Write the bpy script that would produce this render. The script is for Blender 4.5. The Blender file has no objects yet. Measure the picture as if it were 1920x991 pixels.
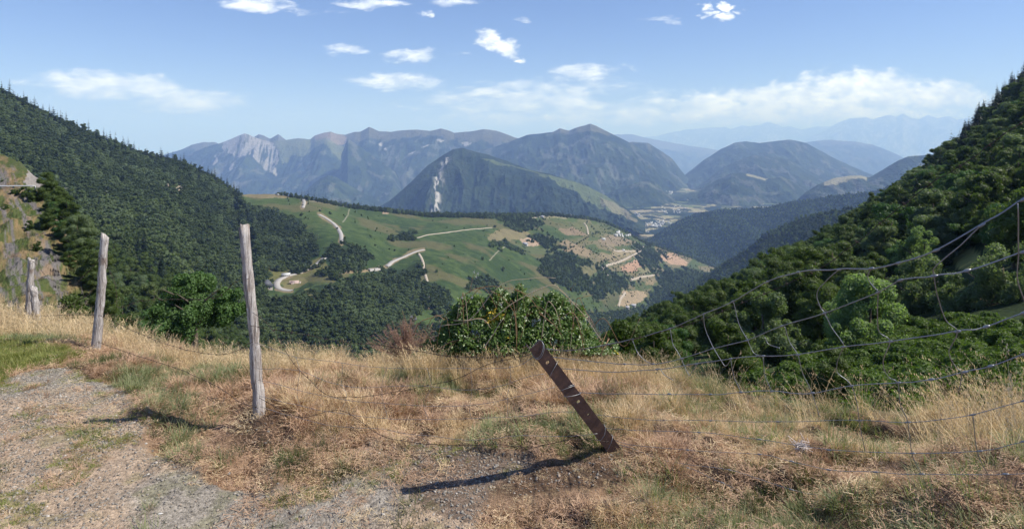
import bpy, math, random
import numpy as np
from math import radians, pi
random.seed(7)
RNG = np.random.default_rng(11)
SC = bpy.context.scene
# ------------------------------------------------------------------ camera, sky, sun, exposure
F, CX, HZ = 1144.0, 960.0, 262.0            # focal length in photo pixels, principal column, horizon row
cam = bpy.data.cameras.new('camera'); camo = bpy.data.objects.new('camera', cam)
SC.collection.objects.link(camo); SC.camera = camo
camo.location = (0, 0, 0); camo.rotation_euler = (radians(90), 0, 0)
cam.sensor_width = 36; cam.lens = F / 1920 * 36; cam.shift_y = -(495.5 - HZ) / 1920
cam.clip_start = 0.05; cam.clip_end = 120000
SUN_EL, SUN_AZ = 49.0, 92.0                  # azimuth measured from +Y towards +X
sun = bpy.data.lights.new('sun', 'SUN'); suno = bpy.data.objects.new('sun', sun)
SC.collection.objects.link(suno)
sun.energy = 5.0; sun.angle = radians(0.53); sun.color = (1.0, 0.965, 0.91)
suno.rotation_euler = (radians(90 - SUN_EL), 0, radians(180 - SUN_AZ))
SC.view_settings.view_transform = 'Standard'; SC.view_settings.look = 'None'
SC.view_settings.exposure = 0.45; SC.view_settings.gamma = 1
SC.view_settings.use_curve_mapping = False
SKY_STRENGTH = 0.085
SC.cycles.use_denoising = True
SC.cycles.max_bounces = 6; SC.cycles.diffuse_bounces = 2; SC.cycles.glossy_bounces = 1
SC.cycles.transmission_bounces = 3; SC.cycles.transparent_max_bounces = 6
SC.cycles.volume_bounces = 2
SC.cycles.caustics_reflective = False; SC.cycles.caustics_refractive = False
SC.cycles.sample_clamp_indirect = 4


class NT:
    """short-hand for building node trees"""
    def __init__(s, tree): s.t = tree
    def n(s, typ, **kw):
        o = s.t.nodes.new(typ)
        for k, v in kw.items(): setattr(o, k, v)
        return o
    def l(s, a, b): s.t.links.new(a, b)
    def put(s, sock, v):
        if isinstance(v, bpy.types.NodeSocket): s.l(v, sock)
        elif v is not None: sock.default_value = v
    def m(s, op, a, b=None, c=None, clamp=False):
        o = s.n('ShaderNodeMath', operation=op); o.use_clamp = clamp
        s.put(o.inputs[0], a); s.put(o.inputs[1], b); s.put(o.inputs[2], c)
        return o.outputs[0]
    def noise(s, vec, scale, detail=4, rough=.55, dist=0.0, lac=2.0):
        o = s.n('ShaderNodeTexNoise'); s.put(o.inputs['Vector'], vec)
        o.inputs['Scale'].default_value = scale; o.inputs['Detail'].default_value = detail
        o.inputs['Roughness'].default_value = rough; o.inputs['Distortion'].default_value = dist
        o.inputs['Lacunarity'].default_value = lac
        return o
    def sep(s, v): o = s.n('ShaderNodeSeparateXYZ'); s.l(v, o.inputs[0]); return o.outputs
    def comb(s, x, y, z):
        o = s.n('ShaderNodeCombineXYZ'); s.put(o.inputs[0], x); s.put(o.inputs[1], y); s.put(o.inputs[2], z); return o.outputs[0]
    def ramp(s, fac, stops, interp='LINEAR'):
        o = s.n('ShaderNodeValToRGB'); s.put(o.inputs[0], fac); cr = o.color_ramp; cr.interpolation = interp
        while len(cr.elements) < len(stops): cr.elements.new(.5)
        for e, (p, c) in zip(cr.elements, stops):
            e.position = p; e.color = (*c, 1) if len(c) == 3 else c
        return o.outputs[0]
    def mix(s, f, a, b, mode='MIX'):
        o = s.n('ShaderNodeMix', data_type='RGBA', blend_type=mode); o.clamp_factor = True
        s.put(o.inputs[0], f)
        for k, v in ((6, a), (7, b)):
            if isinstance(v, tuple) and len(v) == 3: v = (*v, 1)
            s.put(o.inputs[k], v)
        return o.outputs[2]
    def step(s, v, a, b):
        o = s.n('ShaderNodeMapRange', interpolation_type='SMOOTHSTEP')
        s.put(o.inputs[0], v); s.put(o.inputs[1], a); s.put(o.inputs[2], b)
        return o.outputs[0]


# --- world: Nishita sky with clouds placed by direction
W = bpy.data.worlds.new('World'); SC.world = W; W.use_nodes = True
t = NT(W.node_tree); W.node_tree.nodes.clear()
sky = t.n('ShaderNodeTexSky', sky_type='NISHITA'); sky.sun_disc = False
sky.sun_elevation = radians(SUN_EL); sky.sun_rotation = radians(SUN_AZ)
sky.altitude = 1500; sky.air_density = 1.0; sky.dust_density = 0.4; sky.ozone_density = 4.0
tc = t.n('ShaderNodeTexCoord')
x, y, z = t.sep(tc.outputs['Generated'])
ya = t.m('MAXIMUM', t.m('ABSOLUTE', y), 0.02)
U = t.m('MULTIPLY', t.m('DIVIDE', x, ya), 10.0)       # tangent of azimuth x 10
V = t.m('MULTIPLY', t.m('DIVIDE', z, ya), 10.0)       # tangent of elevation x 10
# warp the blob coordinates so that outlines are ragged
wn = t.noise(t.comb(U, t.m('MULTIPLY', V, 2.2), 3.1), 2.2, 5, .6)
wr, wg, wb = t.sep(wn.outputs['Color'])
Uw = t.m('ADD', U, t.m('MULTIPLY', t.m('SUBTRACT', wr, .5), .75))
Vw = t.m('ADD', V, t.m('MULTIPLY', t.m('SUBTRACT', wg, .5), .30))
def blob(px, py, rx, ry, tilt=0.0):
    """soft ellipse at a direction given by its tangents"""
    u0, v0 = (px - CX) / F * 10, -(py - HZ) / F * 10
    du = t.m('SUBTRACT', Uw, u0); dv = t.m('SUBTRACT', Vw, v0)
    if tilt: dv = t.m('MULTIPLY_ADD', du, -tilt, dv)
    a = t.m('MULTIPLY', du, F / 10 / rx); b = t.m('MULTIPLY', dv, F / 10 / ry)
    d2 = t.m('MULTIPLY_ADD', a, a, t.m('MULTIPLY', b, b))
    return t.m('SUBTRACT', 1.0, d2, clamp=True)
def blobs(lst):
    acc = None
    for (px, py, rx, ry, s, *k) in lst:
        b = t.m('MULTIPLY', blob(px, py, rx, ry, k[0] if k else 0.0), s)
        acc = b if acc is None else t.m('MAXIMUM', acc, b)
    return acc
wispy = blobs([(195, 158, 185, 36, .95, -.05), (355, 190, 140, 34, .9), (745, 152, 130, 22, .8), (655, 94, 55, 14, .8),
               (770, 104, 70, 16, .75, .1), (855, 101, 42, 7, .6), (955, 170, 270, 34, .62, .12), (1010, 190, 240, 42, .72, .1),
               (780, 202, 80, 10, .5), (950, 225, 190, 26, .75), (1090, 135, 75, 22, .85, -.08), (480, 10, 85, 20, .95),
               (690, 6, 90, 16, .8), (860, 3, 70, 12, .7), (1120, 205, 120, 26, .7), (560, 214, 60, 4, .35), (880, 55, 600, 5, .0),
               (1240, 38, 50, 10, .6), (1210, 200, 200, 46, .6), (970, 38, 30, 7, .5), (1190, 132, 28, 10, .45, -.3), (600, 20, 100, 12, .5)])
puffy = blobs([(930, 82, 58, 28, 1., -.35), (1322, 12, 17, 13, .85), (1333, 27, 14, 10, .8), (1352, 12, 15, 11, .85), (1358, 30, 20, 12, .85), (1380, 20, 18, 7, .7), (1215, 215, 110, 32, .8), (1330, 206, 150, 52, .95, .1),
               (1490, 190, 210, 56, 1., .08), (1610, 172, 180, 54, 1., 0), (1730, 180, 185, 48, .95, -.08), (1400, 224, 190, 26, .95), (1090, 226, 150, 24, .75), (1600, 215, 260, 36, 1.),
               (805, 27, 20, 9, .8), (985, 113, 20, 7, .6), (1680, 160, 90, 24, .9)])
fn = t.noise(t.comb(U, t.m('MULTIPLY', V, 3.4), 0.0), 1.5, 9, .62, .35)          # streaks
pn = t.noise(t.comb(U, t.m('MULTIPLY', V, 1.6), 7.0), 3.0, 9, .6, .1)           # billows
wm = t.m('MULTIPLY', t.step(t.m('ADD', wispy, t.m('MULTIPLY', t.m('SUBTRACT', fn.outputs[0], .5), 1.9)), .22, 1.02), .82)
wm = t.m('MULTIPLY', wm, t.step(wispy, 0.0, .2))
pm = t.step(t.m('ADD', puffy, t.m('MULTIPLY', t.m('SUBTRACT', pn.outputs[0], .5), 2.0)), .24, 1.05)
pm = t.m('MULTIPLY', pm, t.step(puffy, 0.0, .12))
cloud = t.m('MAXIMUM', wm, pm)
shade = t.ramp(t.noise(t.comb(U, t.m('MULTIPLY', V, 2.2), 19.0), 2.0, 6, .6).outputs[0],
               [(.36, (9.0, 9.7, 11.0)), (.55, (13.5, 13.8, 14.2)), (.7, (16., 16., 16.))])
skyc = t.mix(1.0, sky.outputs[0], (0.95, 0.95, 1.15), 'MULTIPLY')
col = t.mix(cloud, skyc, shade)
bg = t.n('ShaderNodeBackground'); t.l(col, bg.inputs[0]); bg.inputs[1].default_value = SKY_STRENGTH
out = t.n('ShaderNodeOutputWorld'); t.l(bg.outputs[0], out.inputs[0])

# ------------------------------------------------------------------ helpers: noise, curves, meshes
def _hash(ix, iy, s):
    h = (ix.astype(np.int64) * 374761393 + iy.astype(np.int64) * 668265263 + s * 974634777) & 0xffffffff
    h = ((h ^ (h >> 13)) * 1274126177) & 0xffffffff
    return ((h ^ (h >> 16)) & 0xffffff) / float(0xffffff)
def vn(x, y, s=0):
    ix = np.floor(x); iy = np.floor(y); fx = x - ix; fy = y - iy
    fx = fx * fx * (3 - 2 * fx); fy = fy * fy * (3 - 2 * fy)
    a = _hash(ix, iy, s); b = _hash(ix + 1, iy, s); c = _hash(ix, iy + 1, s); d = _hash(ix + 1, iy + 1, s)
    return (a + (b - a) * fx) * (1 - fy) + (c + (d - c) * fx) * fy
def fbm(x, y, o=5, s=0, g=.5):
    r = 0; a = 1; n = 0
    for k in range(o):
        r = r + a * vn(x * 2 ** k + 17 * k, y * 2 ** k + 5 * k, s + k); n += a; a *= g
    return r / n
def ridged(x, y, o=5, s=0, g=.5):
    r = 0; a = 1; n = 0
    for k in range(o):
        r = r + a * (1 - np.abs(2 * vn(x * 2 ** k + 9 * k, y * 2 ** k, s + k) - 1)); n += a; a *= g
    return r / n
def sst(x, a, b):
    q = np.clip((x - a) / (b - a), 0, 1); return q * q * (3 - 2 * q)
def lin(*c): return np.array(c, float)
def ip(px, pts, k=1):
    p = np.array(pts, float); return np.interp(px, p[:, 0], p[:, k])
def inpoly(px, py, poly):
    r = np.zeros(np.shape(px), bool); n = len(poly)
    for i in range(n):
        x1, y1 = poly[i]; x2, y2 = poly[(i + 1) % n]
        if y1 == y2: continue
        c = ((y1 > py) != (y2 > py)) & (px < (x2 - x1) * (py - y1) / (y2 - y1) + x1)
        r ^= c
    return r
def unp(px, py, Y):
    return np.stack([(px - CX) / F * Y, Y + 0 * px, -(py - HZ) / F * Y], -1)
def proj(P):
    return CX + F * P[..., 0] / P[..., 1], HZ - F * P[..., 2] / P[..., 1]

def mesh_from(name, V, faces, mats=(), smooth=False, mi=None, col=None, colname='Col', fattr=None):
    """V (n,3) ; faces (m,k) int array or list of such arrays"""
    me = bpy.data.meshes.new(name)
    fl = faces if isinstance(faces, (list, tuple)) else [faces]
    fl = [np.asarray(a, np.int32) for a in fl if len(a)]
    nl = sum(a.size for a in fl); nf = sum(len(a) for a in fl)
    me.vertices.add(len(V)); me.vertices.foreach_set('co', np.asarray(V, np.float32).ravel())
    me.loops.add(nl); me.loops.foreach_set('vertex_index', np.concatenate([a.ravel() for a in fl]))
    st = []; k = 0
    for a in fl:
        st.append(k + np.arange(len(a)) * a.shape[1]); k += a.size
    me.polygons.add(nf); me.polygons.foreach_set('loop_start', np.concatenate(st).astype(np.int32))
    if mi is not None: me.polygons.foreach_set('material_index', np.asarray(mi, np.int32))
    if smooth: me.polygons.foreach_set('use_smooth', np.ones(nf, bool))
    me.update(calc_edges=True)
    for m in mats: me.materials.append(m)
    if col is not None:
        a = me.color_attributes.new(colname, 'FLOAT_COLOR', 'POINT')
        c = np.ones((len(V), 4), np.float32); c[:, :3] = col; a.data.foreach_set('color', c.ravel())
    if fattr is not None:
        a = me.attributes.new('var', 'FLOAT', 'FACE'); a.data.foreach_set('value', np.asarray(fattr, np.float32))
    return me
def link(name, me, parent=None, loc=None):
    o = bpy.data.objects.new(name, me); SC.collection.objects.link(o)
    if parent: o.parent = parent
    if loc is not None: o.location = loc
    return o
def tag(o, label=None, cat=None, group=None, kind=None):
    for k, v in (('label', label), ('category', cat), ('group', group), ('kind', kind)):
        if v: o[k] = v
    return o
def thing(name, label, cat, loc=(0, 0, 0), rz=0, group=None):
    o = bpy.data.objects.new(name, None); SC.collection.objects.link(o)
    o.location = loc; o.rotation_euler = (0, 0, rz); o.empty_display_size = .1
    return tag(o, label, cat, group)
def grid_faces(nr, nc):
    i = np.arange(nr - 1)[:, None] * nc + np.arange(nc - 1)[None]
    return np.stack([i, i + 1, i + nc + 1, i + nc], -1).reshape(-1, 4)

class MB:
    """collects vertices and faces"""
    def __init__(s): s.V = []; s.T = []; s.Q = []; s.n = 0
    def add(s, V, Q=None, T=None):
        V = np.asarray(V, float)
        if Q is not None and len(Q): s.Q.append(np.asarray(Q, int) + s.n)
        if T is not None and len(T): s.T.append(np.asarray(T, int) + s.n)
        s.V.append(V); s.n += len(V)
    def tube(s, pts, r, sides=6, cap=True, squash=1.0, jag=0.0, rng=None):
        P = np.asarray(pts, float); n = len(P); r = np.broadcast_to(np.asarray(r, float), (n,))
        T = np.gradient(P, axis=0); T /= np.linalg.norm(T, axis=1)[:, None] + 1e-12
        up = np.array([0, 0, 1.]) if abs(T[0][2]) < .9 else np.array([1., 0, 0])
        a = np.cross(T[0], up); a /= np.linalg.norm(a); V = []
        ang = np.arange(sides) / sides * 2 * pi
        for i in range(n):
            a = a - T[i] * a.dot(T[i]); a /= np.linalg.norm(a); b = np.cross(T[i], a)
            rr = r[i] * (1 + (jag * (rng.random(sides) - .5) if rng is not None else 0))
            V.append(P[i] + (np.cos(ang) * rr)[:, None] * a + (np.sin(ang) * rr * squash)[:, None] * b)
        Q = []
        for i in range(n - 1):
            for k in range(sides):
                k2 = (k + 1) % sides
                Q.append((i * sides + k, i * sides + k2, (i + 1) * sides + k2, (i + 1) * sides + k))
        V = np.concatenate(V); Tr = []
        if cap:
            V = np.concatenate([V, P[:1], P[-1:]]); c0, c1 = n * sides, n * sides + 1
            for k in range(sides):
                k2 = (k + 1) % sides
                Tr += [(c0, k2, k), (c1, (n - 1) * sides + k, (n - 1) * sides + k2)]
        s.add(V, Q, Tr)
    def box(s, c, d, M=None):
        c = np.asarray(c, float); h = np.asarray(d, float) / 2
        V = np.array([(i, j, k) for i in (-1, 1) for j in (-1, 1) for k in (-1, 1)]) * h
        if M is not None: V = V @ np.asarray(M).T
        s.add(V + c, [(0, 1, 3, 2), (4, 6, 7, 5), (0, 4, 5, 1), (2, 3, 7, 6), (0, 2, 6, 4), (1, 5, 7, 3)])
    def mesh(s, name, mats=(), smooth=False, **k):
        fl = []
        if s.Q: fl.append(np.concatenate(s.Q))
        if s.T: fl.append(np.concatenate(s.T))
        return mesh_from(name, np.concatenate(s.V), fl, mats, smooth, **k)

def rotz(a): c, s = math.cos(a), math.sin(a); return np.array([(c, -s, 0), (s, c, 0), (0, 0, 1)])

# ------------------------------------------------------------------ materials
def base_mat(name):
    m = bpy.data.materials.new(name); m.use_nodes = True; m.node_tree.nodes.clear()
    t = NT(m.node_tree); o = t.n('ShaderNodeOutputMaterial')
    return m, t, o
def principled(t, o, col, rough=.8, bump=None, bstr=.3, bdist=.02, spec=.3, metal=0.0):
    p = t.n('ShaderNodeBsdfPrincipled')
    if isinstance(col, tuple): col = (*col, 1)
    t.put(p.inputs['Base Color'], col); t.put(p.inputs['Roughness'], rough)
    p.inputs['Specular IOR Level'].default_value = spec; p.inputs['Metallic'].default_value = metal
    if bump is not None:
        b = t.n('ShaderNodeBump'); b.inputs['Strength'].default_value = bstr; b.inputs['Distance'].default_value = bdist
        t.l(bump, b.inputs['Height']); t.l(b.outputs[0], p.inputs['Normal'])
    t.l(p.outputs[0], o.inputs[0]); return p

def terrain_mat(name, scale, bump_d, amp=.5, fine=None):
    """albedo comes from the point attribute Col; world-space noise breaks it up"""
    m, t, o = base_mat(name)
    a = t.n('ShaderNodeAttribute', attribute_name='Col'); g = t.n('ShaderNodeNewGeometry')
    n1 = t.noise(g.outputs['Position'], 1 / scale, 6, .65).outputs[0]
    n2 = t.noise(g.outputs['Position'], 1 / (scale * .22), 4, .6).outputs[0]
    k = t.m('MULTIPLY_ADD', t.m('ADD', n1, n2), amp, 1 - amp)
    c = t.n('ShaderNodeVectorMath', operation='SCALE'); t.l(a.outputs['Color'], c.inputs[0]); t.l(k, c.inputs['Scale'])
    principled(t, o, c.outputs[0], .95, t.m('ADD', n1, t.m('MULTIPLY', n2, .5)), 1.0, bump_d, spec=.1)
    return m

def leaf_mat(name, c1, c2, trans=.35, rough=.55, spec=.25, tcol=None):
    m, t, o = base_mat(name)
    oi = t.n('ShaderNodeObjectInfo'); at = t.n('ShaderNodeAttribute', attribute_name='var')
    f = t.m('ADD', t.m('MULTIPLY', oi.outputs['Random'], .55), t.m('MULTIPLY', at.outputs['Fac'], .45))
    col = t.mix(f, c1, c2)
    p = t.n('ShaderNodeBsdfPrincipled'); t.l(col, p.inputs['Base Color']); p.inputs['Roughness'].default_value = rough
    p.inputs['Specular IOR Level'].default_value = spec
    tr = t.n('ShaderNodeBsdfTranslucent'); t.l(t.mix(1., col, tcol or (1.5, 1.7, .7), 'MULTIPLY'), tr.inputs[0])
    mx = t.n('ShaderNodeMixShader'); mx.inputs[0].default_value = trans
    t.l(p.outputs[0], mx.inputs[1]); t.l(tr.outputs[0], mx.inputs[2]); t.l(mx.outputs[0], o.inputs[0])
    return m

M = {}
M['far'] = terrain_mat('far_mountain', 90, 26, .8)
M['mid'] = terrain_mat('wooded_slope', 26, 6.0, .8)
M['hill'] = terrain_mat('pasture_slope', 14, 1.2, .5)
M['cliff'] = terrain_mat('rocky_bank', 1.8, .35, .6)
M['leaf'] = leaf_mat('broad_leaves', (.040, .068, .016), (.11, .15, .038), .42)
M['leaf_far'] = leaf_mat('broad_leaves_far', (.020, .038, .012), (.085, .115, .034), .3)
M['ash'] = leaf_mat('ash_leaves', (.16, .225, .10), (.25, .32, .16), .5)
M['ash_left'] = leaf_mat('dark_ash_leaves', (.045, .10, .028), (.10, .17, .05))
M['greyleaf'] = leaf_mat('grey_green_leaves', (.10, .14, .07), (.17, .21, .105), .45)
M['fir'] = leaf_mat('fir_needles', (.010, .022, .010), (.024, .042, .017), .1)
M['bracken'] = leaf_mat('bracken_leaves', (.05, .09, .016), (.12, .17, .035))
M['bramble'] = leaf_mat('bramble_leaves', (.05, .10, .02), (.19, .27, .06), .35, .38, .5)
M['bramble_yellow'] = leaf_mat('yellow_bramble_leaves', (.45, .28, .03), (.5, .38, .05), .3)
def simple(name, c, rough=.7, spec=.3, var=.3, scale=6.0, bump=0.0, metal=0.0, co='Object'):
    m, t, o = base_mat(name); tcn = t.n('ShaderNodeTexCoord')
    n = t.noise(tcn.outputs[co], scale, 6, .65).outputs[0]
    k = t.m('MULTIPLY_ADD', n, var * 2, 1 - var)
    v = t.n('ShaderNodeVectorMath', operation='SCALE'); v.inputs[0].default_value = c; t.l(k, v.inputs['Scale'])
    principled(t, o, v.outputs[0], rough, n if bump else None, .6, bump, spec, metal); return m
M['bark'] = simple('bark', (.11, .09, .07), .9, .1, .5, 3, .05)
M['cane'] = simple('cane', (.26, .16, .09), .7, .2, .4, 9)
M['cane_pale'] = simple('dead_cane', (.45, .36, .27), .7, .2, .3, 9)
M['twig_red'] = simple('reddish_twig', (.32, .20, .15), .8, .1, .3, 9)
M['wire'] = simple('galvanised_wire', (.28, .28, .29), .45, .5, .3, 30, metal=.6)
M['wire_rust'] = simple('rusty_wire', (.07, .05, .04), .7, .3, .4, 30, metal=.2)
M['petal'] = simple('petal', (.75, .68, .66), .7, .2, .1, 9)
M['wall_white'] = simple('white_render', (.50, .48, .45), .8, .2, .1, .5)
M['wall_stone'] = simple('stone_wall', (.36, .33, .29), .9, .1, .3, 1.2, .05)
M['roof_slate'] = simple('slate_roof', (.09, .095, .11), .6, .3, .2, 1.0)
M['roof_tin'] = simple('pale_metal_roof', (.50, .50, .50), .45, .5, .1, .6)
M['roof_far'] = simple('grey_roof', (.33, .33, .36), .6, .3, .2, .05)
M['glass_dark'] = simple('dark_window', (.02, .022, .025), .2, .6, .1, 1)
M['car_white'] = simple('white_paint', (.78, .78, .78), .3, .5, .03, 1)
M['rubber'] = simple('rubber', (.02, .02, .02), .8, .2, .1, 5)
M['road'] = simple('asphalt', (.34, .32, .30), .9, .1, .12, .15, co='Object')
M['track'] = simple('farm_track', (.36, .31, .25), .95, .1, .2, .1)
# weathered wooden posts
m, t, o = base_mat('weathered_wood'); tcn = t.n('ShaderNodeTexCoord')
mp = t.n('ShaderNodeMapping'); t.l(tcn.outputs['Object'], mp.inputs[0]); mp.inputs['Scale'].default_value = (60, 60, 3.2)
g1 = t.noise(mp.outputs[0], 1.4, 8, .7, .6).outputs[0]
g2 = t.noise(tcn.outputs['Object'], 7, 5, .6).outputs[0]
colr = t.ramp(g1, [(.32, (.07, .055, .045)), (.42, (.32, .27, .245)), (.54, (.58, .53, .50)), (.68, (.82, .78, .74))])
colr = t.mix(t.step(g2, .52, .72), colr, (.30, .235, .20))
principled(t, o, colr, .9, g1, 1.0, .022, .15); M['wood'] = m
# brown painted steel
m, t, o = base_mat('brown_steel'); tcn = t.n('ShaderNodeTexCoord')
n1 = t.noise(tcn.outputs['Object'], 14, 8, .7).outputs[0]; n2 = t.noise(tcn.outputs['Object'], 60, 5, .7).outputs[0]
c = t.ramp(n1, [(.3, (.045, .027, .026)), (.52, (.080, .048, .045)), (.66, (.13, .075, .058)), (.78, (.30, .24, .20))])
principled(t, o, c, .55, n2, .4, .003, .45); M['steel'] = m

# ------------------------------------------------------------------ terrain sheets
SH = {}
def sheet(name, crest, bottom, Yf, px0, px1, dpx, nrow, mat, colf, disp=None, tpow=1.0, crest_noise=0.0, cn_s=.05,
          back=((1.01, .004), (1.06, .03), (1.25, .12)), seed=0, key=None):
    px = np.arange(px0, px1 + dpx, dpx, dtype=float); tt = np.linspace(0, 1, nrow) ** tpow
    cp = ip(px, crest); bp = ip(px, bottom)
    if crest_noise: cp = cp + crest_noise * (fbm(px * cn_s, px * 0 + seed, 5, seed, .6) - .5) * 2
    PX, T = np.meshgrid(px, tt); PY = cp[None] + T * (bp - cp)[None]
    Y = Yf(PX, PY, T); P = unp(PX, PY, Y)
    if disp is not None: P[..., 2] += disp(P[..., 0], P[..., 1], T, PX, PY)
    C = colf(PX, PY, T, P)
    rows = []; crow = []
    for (k, d) in reversed(back):                 # real back slope behind the crest
        R = P[0] * np.array([k, k, 1]); R[:, 2] = P[0][:, 2] - d * P[0][:, 1]
        rows.append(R); crow.append(C[0])
    A = np.concatenate([np.array(rows), P]); CC = np.concatenate([np.array(crow), C])
    V = A.reshape(-1, 3)
    me = mesh_from(name, V, grid_faces(A.shape[0], A.shape[1])[:, ::-1], [mat], True, col=CC.reshape(-1, 3))
    o = link(name, me); o['kind'] = 'structure'
    s = dict(V=V, P=P, PX=PX, PY=PY, px=px, C=C, ob=o)
    SH[key or name] = s; return s
def height(s, x, y):
    """ground height of a sheet at world x, y"""
    x = np.atleast_1d(x).astype(float); y = np.atleast_1d(y).astype(float)
    px = CX + F * x / y; c = np.clip((px - s['px'][0]) / (s['px'][1] - s['px'][0]), 0, len(s['px']) - 1.001)
    i = c.astype(int); f = c - i; z = np.zeros_like(x); Yg = s['P'][..., 1]; Zg = s['P'][..., 2]
    for k in range(len(x)):
        a = np.interp(y[k], Yg[::-1, i[k]], Zg[::-1, i[k]]); b = np.interp(y[k], Yg[::-1, i[k] + 1], Zg[::-1, i[k] + 1])
        z[k] = a + (b - a) * f[k]
    return z
def onsheet(s, px, py):
    """surface point seen at a direction"""
    px = float(px); c = min(max((px - s['px'][0]) / (s['px'][1] - s['px'][0]), 0), len(s['px']) - 1.001); i = int(round(c))
    row = np.interp(py, s['PY'][:, i], np.arange(len(s['PY'])))
    r0 = int(row); r1 = min(r0 + 1, len(s['PY']) - 1); f = row - r0
    Pt = s['P'][r0, i] * (1 - f) + s['P'][r1, i] * f
    # keep the wanted column exactly
    Yv = Pt[1]; return np.array([(px - CX) / F * Yv, Yv, Pt[2]])
def mixc(a, b, k): return a + (b - a) * k[..., None]
FOREST = lin(.012, .024, .014); FOREST2 = lin(.025, .040, .020); PAST = lin(.055, .075, .032); ALP = lin(.088, .086, .056); ROCK = lin(.36, .34, .32); TAN = lin(.30, .235, .14)
GREEN = lin(.075, .125, .03)
def canopy(P, cell, s=0):
    """bumpy tree-top relief, 0..1"""
    return vn(P[0] / cell, P[1] / cell, 40 + s) * .65 + vn(P[0] / cell * 2.3, P[1] / cell * 2.3, 41 + s) * .35

def mountain(name, crest, botpy, Yc, k, px0, px1, nrow=110, dpx=1.5, relief=110, rs=650, stretch=2.0, seed=1, treeline=None,
             rock=0.0, forest=1.0, cn=1.2, rmul=2.7, patch=1.0, bot=None, colx=None, key=None, can=13.0, tone=1.0):
    Yp = Yc if isinstance(Yc, list) else [(px0, Yc), (px1, Yc)]
    yf = lambda px, py, t: ip(px, Yp) * (1 - k * t ** .9)
    def dz(x, y, t, px, py):
        r = (ridged(x / rs + seed * 7.3, y / (rs * stretch) + seed, 5, seed, .58) - .62) * relief * rmul
        r = r + (fbm(x / (rs * .25), y / (rs * .25), 4, seed + 9) - .5) * relief * .35
        env = np.clip(t * 3.0, 0, 1) * (1 - .3 * t) * np.clip(np.minimum(px - px0, px1 - px) / 40, .15, 1)
        c = (canopy((x, y), can, seed) - .5) * can * 1.3 * np.clip(t * 10, .15, 1)
        return r * env + c
    def cf(px, py, t, P):
        x, y, zz = P[..., 0], P[..., 1], P[..., 2]
        n = fbm(x / 420 + seed, y / 420, 5, seed + 3); n2 = fbm(x / 90, y / 90, 4, seed + 4)
        c = mixc(FOREST * tone, FOREST2 * tone, sst(n2, .35, .65))
        c = mixc(c, PAST, sst(n, .60, .68) * (1 - forest)); c = mixc(c, PAST * 1.25, sst(fbm(x / 150 + 5, y / 260, 5, seed + 30, .6), .54, .62) * .34 * patch); c = mixc(c, ROCK * .8, sst(ridged(x / 200, y / 340, 5, seed + 31, .6), .74, .80) * .22 * patch)
        if treeline is not None:
            d = py - ip(px, treeline)
            c = mixc(c, ALP * (.8 + .5 * n2[..., None]), sst(-d + (n2 - .5) * 26 + (n - .5) * 22, -2, 3))
        if rock:
            rr = ridged(x / 120, y / 300, 5, seed + 12)
            c = mixc(c, ROCK, sst(rr * .7 + n * .3, .70 - rock, .78 - rock) * .8)
        if colx is not None: c = colx(px, py, t, P, c, n, n2)
        return c
    return sheet(name, crest, bot or [(px0, botpy), (px1, botpy)], yf, px0, px1, dpx, nrow, M['far'], cf, dz, 1.15, cn, .06, seed=seed, key=key)

# --- farthest pale range
mountain('mountain_range', [(1000, 262), (1160, 262), (1231, 255), (1255, 248), (1291, 243), (1333, 239), (1360, 239), (1370, 242), (1391, 235), (1406, 237), (1424, 234),
          (1442, 228), (1448, 232), (1460, 233), (1466, 238), (1481, 236), (1503, 243), (1533, 237), (1563, 236), (1580, 241), (1700, 250), (2100, 250)],
         325, 44000, .25, 1000, 2100, 60, 2.5, 700, 3700, 1.2, 3, rock=.06, cn=2.0, key='A')
mountain('mountain_range', [(1450, 285), (1510, 262), (1545, 245), (1572, 231), (1593, 222), (1623, 221), (1638, 225), (1647, 221), (1666, 214), (1681, 220), (1693, 212), (1708, 221), (1722, 224),
          (1739, 216), (1759, 222), (1779, 218), (1795, 225), (1850, 215), (1930, 222), (2150, 230)],
         340, 36000, .25, 1450, 2150, 70, 2.5, 700, 2900, 1.2, 5, rock=.1, cn=2.0, key='B')
mountain('hill_ridge', [(1060, 262), (1158, 252), (1185, 251), (1215, 259), (1261, 268), (1297, 274), (1333, 279), (1400, 292), (1500, 315)],
         345, 22000, .25, 1060, 1500, 60, 2.0, 200, 900, 1.5, 6, treeline=[(1060, 268), (1300, 284), (1500, 330)], key='C')
mountain('hill_ridge', [(1440, 285), (1480, 272), (1518, 266), (1557, 262), (1608, 266), (1638, 272), (1669, 283), (1693, 295), (1740, 315), (1850, 330)],
         350, 17000, .25, 1440, 1850, 60, 2.0, 160, 800, 1.5, 7, treeline=[(1440, 262), (1530, 268), (1600, 272), (1640, 270), (1850, 270)], key='D')
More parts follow.
